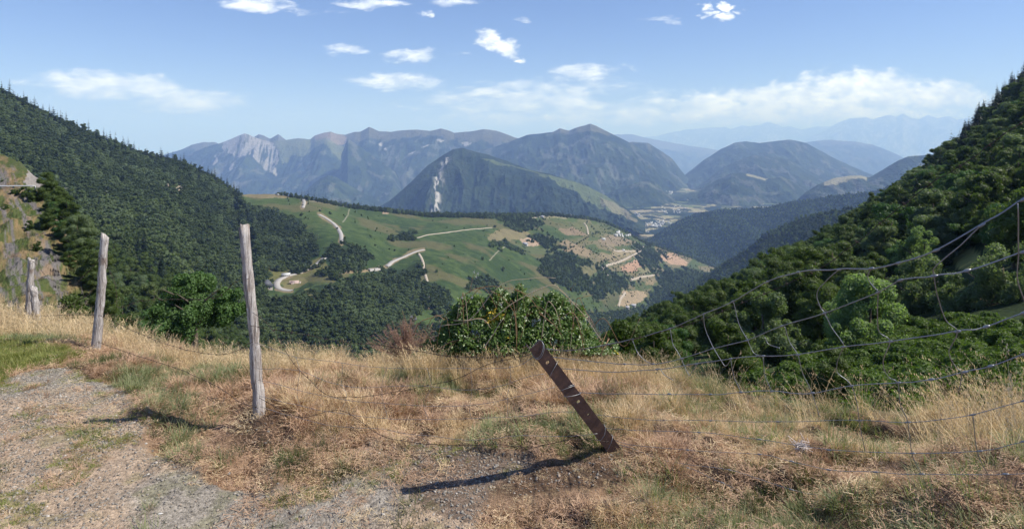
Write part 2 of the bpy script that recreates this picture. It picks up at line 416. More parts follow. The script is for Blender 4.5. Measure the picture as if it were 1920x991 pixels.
# --- left range
def left_col(px, py, t, P, c, n, n2):
    qx = px + (n2 - .5) * 22; qy = py + (n - .5) * 16
    streak = ridged(px / 7 + py / 30, py / 26, 4, 77)
    rocky = inpoly(qx, qy, [(420, 268), (438, 258), (459, 250), (480, 256), (500, 263), (512, 275), (522, 290), (512, 300), (490, 298), (470, 290), (440, 286), (424, 285)])
    c = mixc(c, ROCK * .70, rocky * sst(streak, .44, .62) * .95)
    rocky2 = inpoly(qx, qy, [(425, 312), (432, 298), (440, 314), (450, 322), (430, 318)]) | inpoly(qx, qy, [(398, 302), (404, 288), (408, 296), (402, 304)]) | inpoly(qx, qy, [(505, 300), (520, 294), (516, 308)])
    c = mixc(c, ROCK * .8, rocky2 * .9)
    brown = inpoly(qx, qy, [(578, 262), (596, 250), (620, 244), (648, 252), (650, 268), (610, 272), (585, 268)])
    c = mixc(c, lin(.24, .185, .14), brown * .7)
    grass = inpoly(qx, qy, [(515, 262), (560, 256), (590, 262), (640, 270), (665, 290), (640, 292), (600, 276), (570, 290), (545, 282), (530, 292), (518, 280)])
    c = mixc(c, lin(.13, .145, .07), grass * .75)
    for (x0, y0, r) in ((712, 268, 5), (722, 276, 4), (748, 292, 3), (770, 290, 6), (800, 278, 5), (826, 266, 5), (875, 266, 8), (705, 338, 6), (930, 290, 7)):
        c = mixc(c, ROCK * 1.1, sst(r * 1.2 - np.hypot((qx - x0), (qy - y0) * 2.2), 0, 2) * .8)
    return c
mountain('mountain_range', [(200, 300), (300, 292), (340, 280), (360, 271), (382, 266), (405, 267), (415, 272), (430, 280), (480, 290)],
         400, 10500, .2, 200, 480, 60, 1.5, 100, 700, 1.6, 8, treeline=[(200, 290), (360, 282), (420, 284), (480, 300)], key='E')
mountain('mountain_range', [(470, 275), (475, 258), (485, 252), (495, 254), (507, 260), (522, 252), (535, 261), (548, 275)],
         300, 9900, .1, 470, 550, 40, 1.5, 40, 500, 1.6, 9, treeline=[(470, 300), (550, 300)], key='E2')
mountain('mountain_range', [(250, 330), (330, 300), (385, 276), (415, 268), (432, 261), (445, 255), (459, 250), (475, 256), (490, 262), (507, 266), (520, 264), (535, 263), (560, 259), (582, 261), (590, 254), (605, 250), (620, 247), (632, 251),
          (647, 253), (665, 247), (675, 247), (692, 238), (710, 246), (730, 247), (750, 245), (782, 243), (805, 246), (827, 241), (845, 246), (852, 249), (880, 247), (907, 242), (930, 245), (967, 258), (1000, 266), (1060, 275)],
         400, 9000, .22, 250, 1060, 130, 1.2, 190, 950, 2.2, 11,
         treeline=[(250, 250), (400, 262), (500, 275), (560, 272), (640, 278), (652, 262), (700, 262), (790, 256), (840, 262), (905, 268), (960, 268), (1060, 270)], colx=left_col, cn=.8, key='F')
mountain('hill_ridge', [(640, 290), (652, 260), (665, 268), (690, 285), (715, 305), (740, 322), (752, 345), (758, 380), (800, 400)],
         410, 7600, .15, 640, 800, 70, 1.2, 120, 600, 1.8, 19, cn=1, key='F2', forest=.6)
mountain('hill_ridge', [(470, 400), (540, 375), (572, 357), (600, 334), (615, 329), (630, 332), (652, 345), (695, 370), (740, 392), (800, 410)],
         430, 6200, .2, 470, 800, 70, 1.2, 110, 500, 1.8, 12, cn=1, key='G', forest=.7, tone=1.15)
# --- blue mountain in the centre and its foothills
mountain('mountain', [(860, 290), (930, 275), (960, 264), (972, 259), (987, 253), (1007, 251), (1037, 247), (1050, 241), (1067, 245), (1082, 239), (1095, 236), (1107, 232), (1120, 237), (1145, 250), (1170, 262),
          (1200, 278), (1228, 296), (1250, 318), (1272, 340), (1300, 360)], 400, [(860, 8200), (1107, 7800), (1300, 7600)], .3, 860, 1300, 130, 1.2, 170, 800, 2.0, 13, cn=.8, key='I', treeline=[(860, 250), (1050, 250), (1107, 246), (1160, 255), (1300, 262)])
mountain('hill_ridge', [(1130, 300), (1158, 272), (1185, 266), (1215, 268), (1240, 283), (1261, 298), (1276, 318), (1290, 335), (1310, 350)],
         370, 8600, .15, 1130, 1310, 60, 1.2, 90, 500, 1.8, 14, cn=.8, key='J')
mountain('hill_ridge', [(1080, 385), (1110, 372), (1140, 362), (1170, 350), (1200, 341), (1218, 340), (1240, 354), (1262, 372), (1280, 386), (1320, 400)],
         405, 5700, .16, 1080, 1320, 60, 1.2, 70, 400, 1.8, 15, cn=.8, key='K', tone=1.1)
# --- blue wooded hills to the right of the valley
mountain('hill_ridge', [(1200, 372), (1240, 350), (1276, 334), (1303, 313), (1321, 299), (1351, 280), (1376, 268), (1397, 265), (1424, 268), (1454, 265), (1481, 262), (1512, 268), (1539, 283), (1563, 296), (1593, 310), (1640, 330), (1750, 340)],
         385, 9000, .22, 1200, 1750, 90, 1.2, 130, 800, 1.8, 16, cn=.8, key='L')
mountain('hill_ridge', [(1280, 372), (1321, 340), (1357, 313), (1382, 301), (1412, 291), (1448, 293), (1478, 299), (1509, 316), (1533, 328), (1560, 345), (1620, 372)],
         395, 7400, .2, 1280, 1620, 80, 1.2, 100, 600, 1.8, 17, cn=.8, key='Mh')
def knoll_col(px, py, t, P, c, n, n2):
    for poly in ([(1398, 326), (1420, 327), (1442, 333), (1436, 339), (1415, 334), (1400, 331)], [(1452, 322), (1468, 322), (1466, 327), (1450, 328)], [(1306, 320), (1325, 318), (1322, 323), (1308, 324)]):
        c = mixc(c, lin(.28, .25, .15), inpoly(px + (n2 - .5) * 10, py + (n - .5) * 4, poly) * .8)
    return c
mountain('hill_ridge', [(1220, 380), (1255, 366), (1309, 358), (1345, 337), (1370, 325), (1391, 323), (1412, 328), (1436, 335), (1463, 331), (1481, 337), (1503, 352), (1515, 364), (1560, 385), (1600, 395)],
         420, 6000, .2, 1220, 1600, 80, 1.2, 80, 420, 1.8, 18, cn=.8, key='N', colx=knoll_col, tone=1.1)
def rf_col(px, py, t, P, c, n, n2):
    d = py - ip(px, [(1530, 348), (1593, 330), (1620, 331), (1760, 320)])
    k = (px > 1545) & (px < 1625)
    return mixc(c, lin(.30, .27, .18), k * sst(7 - d + (n2 - .5) * 14, 0, 2) * .75)
mountain('hill_ridge', [(1440, 420), (1490, 379), (1509, 361), (1533, 346), (1563, 334), (1593, 329), (1614, 329), (1629, 333), (1654, 319), (1684, 301), (1702, 293), (1720, 292), (1790, 285), (1900, 280)],
         430, [(1440, 4600), (1640, 5000), (1900, 5400)], .2, 1440, 1900, 80, 1.2, 90, 420, 1.8, 20, cn=.8, key='O', colx=rf_col)
# --- conical hill in the middle
def cone_col(px, py, t, P, c, n, n2):
    qx = px + (n2 - .5) * 14; qy = py + (n - .5) * 10
    crag = np.exp(-((qx - ip(py, [(290, 842), (315, 832), (340, 824), (390, 818)])) / 6.0) ** 2) * (py > 296)
    cr2 = sst(ridged(px / 7, py / 13, 4, 55), .56, .66) * crag
    c = mixc(c, ROCK * 1.05, np.clip(cr2 * 1.3, 0, 1))
    gr = inpoly(qx, qy, [(900, 300), (925, 303), (960, 313), (1000, 322), (1030, 330), (1075, 340), (1110, 352), (1150, 374), (1178, 400), (1165, 408), (1140, 395), (1100, 378), (1055, 362), (1030, 345), (1005, 325), (975, 318), (920, 308)])
    c = mixc(c, lin(.10, .125, .052), gr * .9)
    tn = inpoly(qx, qy, [(1120, 372), (1150, 376), (1180, 398), (1200, 412), (1190, 420), (1160, 402), (1135, 388)])
    c = mixc(c, lin(.22, .19, .12), tn * .6)
    return c
mountain('hill', [(690, 400), (730, 376), (770, 342), (802, 310), (832, 290), (850, 280), (867, 277), (885, 283), (915, 290), (945, 300), (972, 310), (995, 319), (1032, 326), (1070, 339), (1095, 346), (1125, 361), (1145, 371), (1170, 387), (1190, 402), (1210, 418)],
         440, [(690, 4300), (860, 4700), (1210, 4100)], .25, 690, 1210, 150, 1.0, 120, 330, 2.4, 21, cn=.8, key='H', colx=cone_col, can=8, rmul=2.4, patch=.15)
# --- valley floor with fields
def valley_col(px, py, t, P, *a):
    x, y = P[..., 0], P[..., 1]
    cell = _hash(np.floor(x / 120 + 2 * vn(x / 300, y / 300, 5)), np.floor(y / 150 + 2 * vn(x / 260, y / 260, 6)), 9)
    c = np.zeros(P.shape); pal = [lin(.11, .14, .055), lin(.27, .24, .13), FOREST2, lin(.16, .17, .08), FOREST, lin(.30, .26, .17)]
    for k, q in enumerate(pal): c[(cell * 6).astype(int) == k] = q
    c[cell >= 1] = pal[0]
    n = fbm(x / 90, y / 90, 4, 31)
    c = mixc(c, FOREST, sst(n, .52, .58) * .9)
    return c
sheet('valley_floor', [(1080, 366), (1240, 350), (1500, 366)], [(1080, 520), (1500, 520)], lambda px, py, t: 560 * F / (py - HZ), 1080, 1500, 1.2, 150, M['far'],
      valley_col, lambda x, y, t, px, py: (canopy((x, y), 12) - .5) * 6 * (vn(x / 90, y / 90, 31) > .5), key='valley')
# --- long wooded ridges on the right
def wood_cf(tone=1.0, seed=0, extra=None):
    def f(px, py, t, P):
        x, y = P[..., 0], P[..., 1]
        n = fbm(x / 22 + seed, y / 22, 4, seed + 3); n2 = fbm(x / 160, y / 160, 4, seed + 4)
        c = mixc(FOREST * tone, FOREST2 * tone * 1.05, sst(n * .6 + n2 * .4, .38, .62))
        if extra: c = extra(px, py, t, P, c, n, n2)
        return c
    return f
def wood_dz(amp, rs, st, seed, cell, camp):
    def f(x, y, t, px, py):
        r = (ridged(x / rs + seed, y / (rs * st), 4, seed) - .6) * amp * 2 * np.clip(t * 4, 0, 1)
        return r + (canopy((x, y), cell, seed) - .5) * camp
    return f
sheet('hill_ridge', [(1150, 470), (1210, 448), (1225, 443), (1261, 419), (1300, 401), (1333, 394), (1370, 391), (1397, 392), (1442, 387), (1478, 379), (1518, 373), (1563, 366), (1593, 363), (1629, 360), (1700, 340), (1850, 300)],
      [(1150, 520), (1340, 545), (1850, 545)], lambda px, py, t: ip(px, [(1150, 3300), (1300, 3300), (1500, 3000), (1850, 2600)]) * (1 - .32 * t), 1150, 1850, 1.0, 170, M['mid'],
      wood_cf(1.05, 3), wood_dz(60, 300, 2.2, 33, 11, 12), 1.1, .8, .1, key='P')
sheet('hill_ridge', [(1240, 560), (1300, 528), (1340, 505), (1397, 470), (1427, 443), (1457, 428), (1487, 413), (1533, 399), (1563, 394), (1650, 384), (1720, 370), (1850, 320)],
      [(1240, 620), (1850, 560)], lambda px, py, t: ip(px, [(1240, 1700), (1850, 1300)]) * (1 - .35 * t), 1240, 1850, 1.0, 110, M['mid'],
      wood_cf(.95, 5), wood_dz(22, 160, 2, 35, 9, 9), 1.1, .8, .1, key='Q')

# --- pasture hill with the winding road: depth fitted through known points
PC = np.array([(430, 366, 1150), (520, 366, 1180), (560, 370, 1200), (640, 385, 1270), (740, 396, 1370), (800, 402, 1420), (900, 403, 1500), (960, 404, 1560), (1040, 402, 1750), (1100, 410, 1900),
               (1150, 425, 2050), (1200, 452, 2150), (1290, 480, 2300), (1330, 500, 2350), (1380, 520, 2400),
               (640, 440, 900), (600, 400, 1040), (560, 480, 800), (550, 530, 650), (500, 540, 610), (700, 440, 1000), (800, 430, 1180), (900, 430, 1300), (1000, 440, 1450),
               (800, 470, 960), (730, 500, 850), (900, 480, 1020), (1000, 500, 1150), (1100, 460, 1550), (1200, 490, 1850), (1180, 560, 1500), (1100, 530, 1250), (1250, 520, 1950), (1300, 540, 1900),
               (600, 560, 560), (700, 560, 640), (800, 540, 760), (900, 540, 860), (1000, 570, 950), (1150, 600, 1250), (1250, 600, 1600),
               (480, 600, 450), (600, 640, 440), (700, 640, 480), (800, 640, 540), (1000, 650, 700), (1150, 680, 900), (1300, 680, 1200),
               (480, 700, 330), (700, 700, 380), (1000, 720, 560), (1300, 760, 900), (400, 450, 800), (420, 540, 560), (1400, 600, 1900), (1400, 760, 1200)], float)
def tps_fit(A, v, s=1e-3):
    n = len(A); d = np.hypot(A[:, None, 0] - A[None, :, 0], A[:, None, 1] - A[None, :, 1])
    K = np.where(d > 0, d * d * np.log(d + 1e-12), 0) + np.eye(n) * s
    Pm = np.c_[np.ones(n), A]; L = np.zeros((n + 3, n + 3)); L[:n, :n] = K; L[:n, n:] = Pm; L[n:, :n] = Pm.T
    w = np.linalg.solve(L, np.r_[v, 0, 0, 0])
    def f(x, y):
        r = w[n] + w[n + 1] * x + w[n + 2] * y
        for i in range(n):
            q = np.hypot(x - A[i, 0], y - A[i, 1]); r = r + w[i] * q * q * np.log(q + 1e-12)
        return r
    return f
_pf = tps_fit(PC[:, :2] / 100, np.log(PC[:, 2]), .02)
PCREST = [(380, 400), (430, 366), (470, 364), (520, 364), (560, 370), (600, 377), (660, 387), (740, 396), (800, 402), (900, 403), (960, 403), (1000, 402), (1040, 402), (1090, 407), (1130, 415), (1170, 432), (1200, 450), (1250, 468), (1290, 480), (1340, 500), (1400, 530)]
# woods on the pasture hill, as seen outlines
WOODS = [[(380, 430), (440, 378), (480, 388), (500, 400), (515, 392), (530, 402), (560, 412), (575, 420), (582, 440), (600, 455), (596, 478), (580, 492), (560, 503), (525, 497), (495, 500), (500, 520), (490, 545), (500, 560), (560, 545), (575, 560), (600, 568), (590, 580), (610, 600), (820, 610), (800, 640), (400, 700), (380, 600)],
         [(612, 470), (640, 462), (680, 475), (692, 492), (680, 505), (640, 506), (610, 500)],
         [(590, 505), (620, 500), (640, 508), (625, 520), (595, 518)],
         [(590, 540), (640, 520), (700, 510), (740, 502), (790, 492), (792, 520), (800, 545), (795, 570), (760, 600), (820, 620), (590, 620), (580, 580), (620, 565), (570, 540)],
         [(932, 402), (965, 403), (1008, 405), (1012, 420), (985, 428), (960, 422), (935, 415)],
         [(925, 452), (950, 452), (990, 470), (985, 475), (960, 465), (925, 458)],
         [(990, 440), (1010, 432), (1035, 445), (1055, 462), (1045, 468), (1015, 462), (993, 450)],
         [(1012, 485), (1040, 472), (1070, 475), (1090, 490), (1100, 505), (1110, 530), (1090, 545), (1060, 540), (1030, 520), (1010, 505)],
         [(1115, 500), (1135, 495), (1160, 512), (1185, 520), (1190, 535), (1170, 540), (1120, 560), (1095, 545), (1110, 530)],
         [(1215, 545), (1250, 500), (1290, 500), (1330, 515), (1350, 540), (1300, 560), (1260, 580), (1200, 600), (1150, 610), (1215, 575)],
         [(1190, 455), (1240, 470), (1240, 520), (1225, 510), (1200, 480)],
         [(880, 520), (910, 515), (935, 528), (920, 540), (890, 538)], [(730, 437), (775, 432), (772, 444), (740, 445)],
         [(1000, 600), (1100, 580), (1150, 600), (1200, 580), (1200, 650), (900, 650)], [(800, 520), (840, 540), (860, 580), (820, 600), (796, 560)]]
FIELDS = [([(918, 440), (940, 428), (985, 432), (1000, 440), (975, 448), (945, 452), (915, 450)], (.22, .19, .10)),
          ([(973, 448), (1000, 443), (1018, 458), (1000, 462), (985, 460)], (.42, .31, .22)),
          ([(1045, 462), (1060, 448), (1110, 470), (1105, 482), (1070, 478)], (.27, .21, .13)),
          ([(1120, 450), (1150, 440), (1185, 450), (1160, 462), (1130, 460)], (.25, .20, .13)),
          ([(1150, 470), (1205, 465), (1195, 478), (1160, 482), (1140, 478)], (.29, .24, .14)),
          ([(1165, 500), (1195, 485), (1215, 492), (1200, 508), (1170, 510)], (.42, .27, .18)),
          ([(1125, 472), (1160, 482), (1195, 480), (1170, 492), (1140, 492), (1120, 482)], (.24, .20, .12)),
          ([(1238, 478), (1262, 475), (1292, 492), (1285, 498), (1255, 495), (1240, 488)], (.44, .30, .20)),
          ([(1155, 572), (1170, 545), (1210, 545), (1217, 555), (1195, 568), (1165, 575)], (.36, .28, .18)),
          ([(1045, 430), (1080, 425), (1110, 432), (1100, 440), (1060, 440)], (.25, .19, .12)),
          ([(1085, 530), (1100, 535), (1090, 545), (1075, 540)], (.36, .22, .14)),
          ([(1010, 402), (1040, 400), (1080, 406), (1060, 410), (1020, 408)], (.26, .24, .14)),
          ([(1200, 500), (1225, 505), (1215, 512), (1195, 512)], (.22, .21, .11)),
          ([(500, 500), (560, 504), (600, 480), (620, 500), (590, 512), (560, 525), (520, 535), (495, 525)], (.17, .165, .06)),
          ([(570, 540), (600, 548), (615, 558), (600, 563), (575, 552)], (.22, .21, .09)),
          ([(535, 515), (560, 515), (580, 528), (560, 540), (530, 540)], (.20, .18, .08)),
          ([(640, 506), (680, 503), (700, 500), (695, 510), (640, 515)], (.26, .20, .12)),
          ([(1085, 500), (1110, 482), (1125, 490), (1120, 510), (1100, 520)], (.17, .16, .08)),
          ([(450, 366), (480, 356), (560, 366), (540, 370), (490, 372)], (.24, .20, .11)),
          ([(780, 560), (805, 540), (815, 560), (800, 580)], (.25, .18, .12)), ([(715, 396), (730, 394), (730, 399), (715, 400)], (.35, .26, .18)),
          ([(1215, 478), (1238, 480), (1236, 500), (1220, 492)], (.14, .15, .07)), ([(1000, 470), (1040, 462), (1060, 470), (1030, 478)], (.12, .14, .06)),
          ([(965, 455), (1015, 464), (1050, 470), (1060, 478), (1000, 476), (975, 470)], (.11, .13, .055)),
          ([(1060, 415), (1110, 418), (1150, 432), (1120, 446), (1080, 430)], (.13, .14, .06)), ([(1215, 525), (1230, 520), (1226, 534), (1210, 535)], (.28, .22, .13)),
          ([(1140, 540), (1170, 535), (1165, 545), (1130, 560)], (.14, .15, .07))]
ROADS = [('road', 5.6, [(568, 371), (571, 380), (568, 390)], 'r1'),
         ('road', 5.6, [(598, 402), (610, 408), (622, 416), (633, 427), (640, 440), (641, 456)], 'r2'),
         ('road', 6.0, [(609, 483), (600, 490), (585, 500), (565, 510), (540, 517), (524, 524), (518, 532), (521, 540), (534, 543), (548, 544)], 'r3'),
         ('road', 5.0, [(690, 506), (710, 504)], 'r4'), ('road', 5.0, [(725, 500), (735, 491), (755, 481), (775, 473), (795, 468)], 'r5'),
         ('track', 4.5, [(755, 449), (780, 446), (820, 438), (870, 431), (922, 427)], 't1'),
         ('track', 5, [(982, 422), (987, 413), (1000, 408), (1025, 404)], 't2'), ('track', 6, [(1095, 418), (1101, 426), (1103, 440)], 't3'),
         ('track', 6, [(1140, 462), (1150, 470), (1180, 471), (1200, 468), (1206, 462)], 't4'), ('track', 6, [(1202, 470), (1175, 484), (1150, 494), (1128, 500), (1133, 510), (1145, 520)], 't5'),
         ('track', 5, [(1160, 575), (1163, 560), (1172, 550)], 't6'), ('track', 5, [(785, 475), (793, 490), (796, 510), (801, 528)], 't7'),
         ('track', 5, [(1180, 525), (1200, 519), (1228, 514)], 't8')]
WALLS = [[(580, 377), (610, 381), (655, 388)], [(655, 392), (652, 404), (643, 416)], [(955, 456), (935, 470), (918, 488)]]
def seg_dist(px, py, pts):
    d = np.full(px.shape, 1e9)
    for (x1, y1), (x2, y2) in zip(pts[:-1], pts[1:]):
        vx, vy = x2 - x1, y2 - y1; q = np.clip(((px - x1) * vx + (py - y1) * vy) / (vx * vx + vy * vy), 0, 1)
        d = np.minimum(d, np.hypot(px - x1 - q * vx, (py - y1 - q * vy)))
    return d
def past_col(px, py, t, P):
    x, y = P[..., 0], P[..., 1]
    n = fbm(x / 60, y / 60, 5, 61); n2 = fbm(x / 9, y / 9, 4, 62); n3 = fbm(x / 200, y / 200, 4, 63)
    c = mixc(lin(.030, .052, .016), lin(.062, .090, .027), sst(n2 * .5 + n3 * .5, .35, .65))
    c = mixc(c, lin(.115, .098, .048), sst(n, .50, .62) * .65)
    qx = px + (fbm(x / 25, y / 25, 3, 66) - .5) * 12; qy = py + (fbm(x / 25, y / 25, 3, 67) - .5) * 6
    rt = sst(px, 1040, 1130) * (1 - sst(py, 520, 600)); cell = _hash(np.floor(px / 19 + 1.5 * vn(px / 40, py / 20, 4)), np.floor(py / 9 + 1.5 * vn(px / 40, py / 20, 5)), 4)
    c = mixc(c, mixc(lin(.065, .085, .032), lin(.165, .135, .08), sst(cell, .5, .55)), rt * .75)
    for poly, col in FIELDS: c = mixc(c, np.array(col) * (.55 + .35 * n2[..., None]), inpoly(qx, qy, poly) * 1.0)
    for _, w, pts, _k in ROADS[:5]: c = mixc(c, lin(.24, .18, .11), sst(5.0 - seg_dist(qx, qy, pts), 0, 2) * .7)
    for pts in WALLS: c = mixc(c, lin(.32, .28, .22), sst(1.3 - seg_dist(px, py, pts), 0, .8) * .6)
    w = np.zeros(px.shape, bool)
    wx = px + (fbm(x / 30, y / 30, 3, 3) - .5) * 46; wy = py + (fbm(x / 30, y / 30, 3, 4) - .5) * 26
    for poly in WOODS: w |= inpoly(wx, wy, poly)
    c = mixc(c, lin(.022, .036, .014), w * 1.0)
    return c
sheet('hill', PCREST, [(380, 720), (700, 720), (1300, 790), (1400, 790)], lambda px, py, t: np.exp(_pf(px / 100, py / 100)), 380, 1400, 1.25, 300, M['hill'],
      past_col, lambda x, y, t, px, py: (fbm(x / 40, y / 40, 4, 71) - .5) * 3.0, 1.0, .8, .1, key='past')
# the sheet must fall away from us monotonically for look-ups
SH['past']['P'] = SH['past']['P']

# --- wooded hill on the left
LC = [(-500, -80), (-250, 40), (-100, 112), (0, 164), (60, 196), (130, 230), (200, 260), (270, 286), (330, 298), (400, 328), (440, 356), (456, 374), (470, 408), (480, 445), (484, 490), (484, 530), (500, 565), (525, 600), (560, 650), (600, 700)]
def left_Y(px, py, t):
    yc = ip(px, [(-500, 620), (0, 800), (270, 950), (440, 1080), (470, 900), (484, 640), (520, 520), (600, 400)])
    yb = ip(px, [(-500, 90), (0, 95), (300, 95), (500, 260), (600, 350)])
    return np.exp(np.log(yc) + (np.log(yb) - np.log(yc)) * t ** 1.25)
def left_colf(px, py, t, P, c, n, n2):
    for poly in ([(310, 345), (325, 342), (340, 352), (352, 352), (335, 368), (318, 358)],):
        c = mixc(c, lin(.30, .25, .18), inpoly(px + (n - .5) * 10, py + (n2 - .5) * 8, poly) * .8)
    return c
sheet('hillside', LC, [(-500, 720), (600, 722)], left_Y, -500, 600, 4, 160, M['mid'], wood_cf(.6, 8, left_colf),
      lambda x, y, t, px, py: (ridged(x / 130, y / 170, 4, 81) - .6) * 18 * np.clip(t * 4, 0, 1) * (1 - t), key='left')
# --- near wooded slope on the right
RC = [(860, 790), (960, 745), (1060, 700), (1100, 668), (1140, 652), (1200, 628), (1290, 584), (1380, 548), (1450, 508), (1530, 466), (1600, 424), (1650, 386), (1700, 350), (1750, 318), (1790, 280), (1840, 222), (1880, 186), (1920, 146), (2100, 0), (2400, -200)]
def right_Y(px, py, t):
    yc = ip(px, [(1060, 200), (1200, 250), (1450, 330), (1700, 420), (1920, 480), (2400, 600)])
    return np.exp(np.log(yc) + (np.log(20.) - np.log(yc)) * (t * .999 + .001) ** .74)
def right_cf(px, py, t, P):
    x, y = P[..., 0], P[..., 1]; n = fbm(x / 4, y / 4, 4, 91)
    c = mixc(lin(.02, .032, .012), lin(.04, .06, .02), sst(n, .4, .6))
    mead = sst(py, 632, 670) * sst(px, 1600, 1700)
    c = mixc(c, lin(.06, .11, .02), mead)
    c = mixc(c, lin(.30, .19, .12), (np.hypot((px - 1835) / 36, (py - 565) / 12) < 1) * sst(n, .35, .5))
    c = mixc(c, lin(.26, .25, .09), (np.hypot((px - 1815) / 26, (py - 490) / 22) < 1) * 1.0)
    return c
sheet('hillside', RC, [(860, 830), (1060, 800), (2400, 800)], right_Y, 860, 2400, 5, 130, M['hill'], right_cf,
      lambda x, y, t, px, py: (fbm(x / 14, y / 14, 4, 92) - .5) * 1.6 * np.clip(y / 80, .2, 3), key='right')
# --- rocky, grassy bank on the left with the road ledge
def bank_Y(px, py, t):
    b = ip(py, [(200, 115), (285, 98), (355, 78), (372, 76), (450, 62), (520, 50), (620, 36), (760, 22)])
    return b * (1 + .12 * sst(px, 20, 240))
def bank_cf(px, py, t, P):
    x, y = P[..., 0], P[..., 1]
    n = fbm(px / 26 + py / 60, py / 17, 6, 101, .62); n2 = fbm(px / 6, py / 5, 5, 102, .6)
    st = fbm((px + (py - 300) * -.55) / 17, (px * .5 + py) / 60, 6, 103, .62)
    c = mixc(lin(.18, .135, .07), lin(.07, .085, .03), sst(n, .36, .54))
    c = mixc(c, lin(.15, .135, .135) * (.6 + .8 * n2[..., None]), sst(st, .52, .62) * sst(py, 300, 330) * .9)
    c = mixc(c, lin(.26, .175, .095), sst(fbm(px / 30, py / 30, 5, 104, .6), .56, .66) * .6)
    c = mixc(c, lin(.05, .075, .02), sst(n2, .6, .7) * .7)
    c = mixc(c, lin(.27, .24, .22), inpoly(px + (n - .5) * 20, py + (n2 - .5) * 16, [(40, 345), (55, 318), (85, 328), (88, 352), (60, 352)]) * .9)
    return c
sheet('rocky_bank', [(-400, 180), (-100, 255), (0, 288), (40, 306), (62, 328), (84, 345), (92, 352), (112, 400), (135, 450), (165, 520), (200, 590), (250, 650), (300, 720)], [(-400, 770), (300, 770)],
      bank_Y, -400, 300, 1.5, 260, M['cliff'], bank_cf,
      lambda x, y, t, px, py: ((ridged(x / 4, y / 7, 5, 105) - .6) * 2.2 + (fbm(x / .8, y / .8, 4, 106) - .5) * .7) * np.clip(t * 8, 0, 1) * (1 - .9 * np.exp(-((py - 358) / 10.) ** 2)),
      1.0, 3.0, .08, back=((1.02, .01), (1.08, .06), (1.2, .3)), key='bank')
# ------------------------------------------------------------------ haze: one closed box of even air
zlo = min(s['V'][:, 2].min() for s in SH.values()) - 1; ztop = max(s['V'][:, 2].max() for s in SH.values()) + 5
hb = MB(); hb.box((0, 30000, (zlo + ztop) / 2), (130000, 70000, ztop - zlo))
m, t, o = base_mat('haze_air'); v = t.n('ShaderNodeVolumePrincipled')
v.inputs['Color'].default_value = (0.38, 0.56, 1.0, 1); v.inputs['Density'].default_value = 8.0e-5; v.inputs['Absorption Color'].default_value = (.60, .78, 1, 1)
v.inputs['Anisotropy'].default_value = 0.0
t.l(v.outputs[0], o.inputs['Volume'])
haze = link('haze', hb.mesh('haze', [m])); haze['kind'] = 'stuff'

# ------------------------------------------------------------------ roads and tracks on the pasture hill
past = SH['past']
def ribbon(name, pts, w, sh, mat, lift=.45):
    P = np.array([onsheet(sh, *p) for p in pts]); n = len(P)
    tt = np.linspace(0, n - 1, (n - 1) * 8 + 1); Q = np.stack([np.interp(tt, np.arange(n), P[:, k]) for k in range(3)], 1)
    for _ in range(6): Q[1:-1] = Q[1:-1] * .5 + (Q[:-2] + Q[2:]) * .25
    T = np.gradient(Q[:, :2], axis=0); T /= np.linalg.norm(T, axis=1)[:, None] + 1e-9
    N = np.stack([-T[:, 1], T[:, 0]], 1)
    V = []
    for k, dz in ((-.5, 0), (-.46, lift), (.46, lift), (.5, 0)):
        xy = Q[:, :2] + N * w * k; V.append(np.c_[xy, height(sh, xy[:, 0], xy[:, 1]) + dz - (0 if dz else .6)])
    zc = np.maximum(V[1][:, 2], V[2][:, 2]); V[1][:, 2] = zc * .6 + V[1][:, 2] * .4 + .1; V[2][:, 2] = zc * .6 + V[2][:, 2] * .4 + .1
    V = np.array(V); f = grid_faces(4, len(Q))
    o = link(name, mesh_from(name, V.reshape(-1, 3), f[:, ::-1], [mat], True)); o['kind'] = 'structure'; return o
for nm, w, pts, _k in ROADS: ribbon(nm if nm == 'road' else 'track', pts, w * (1.1 if nm == 'road' else .8), past, M['road'] if nm == 'road' else M['track'])

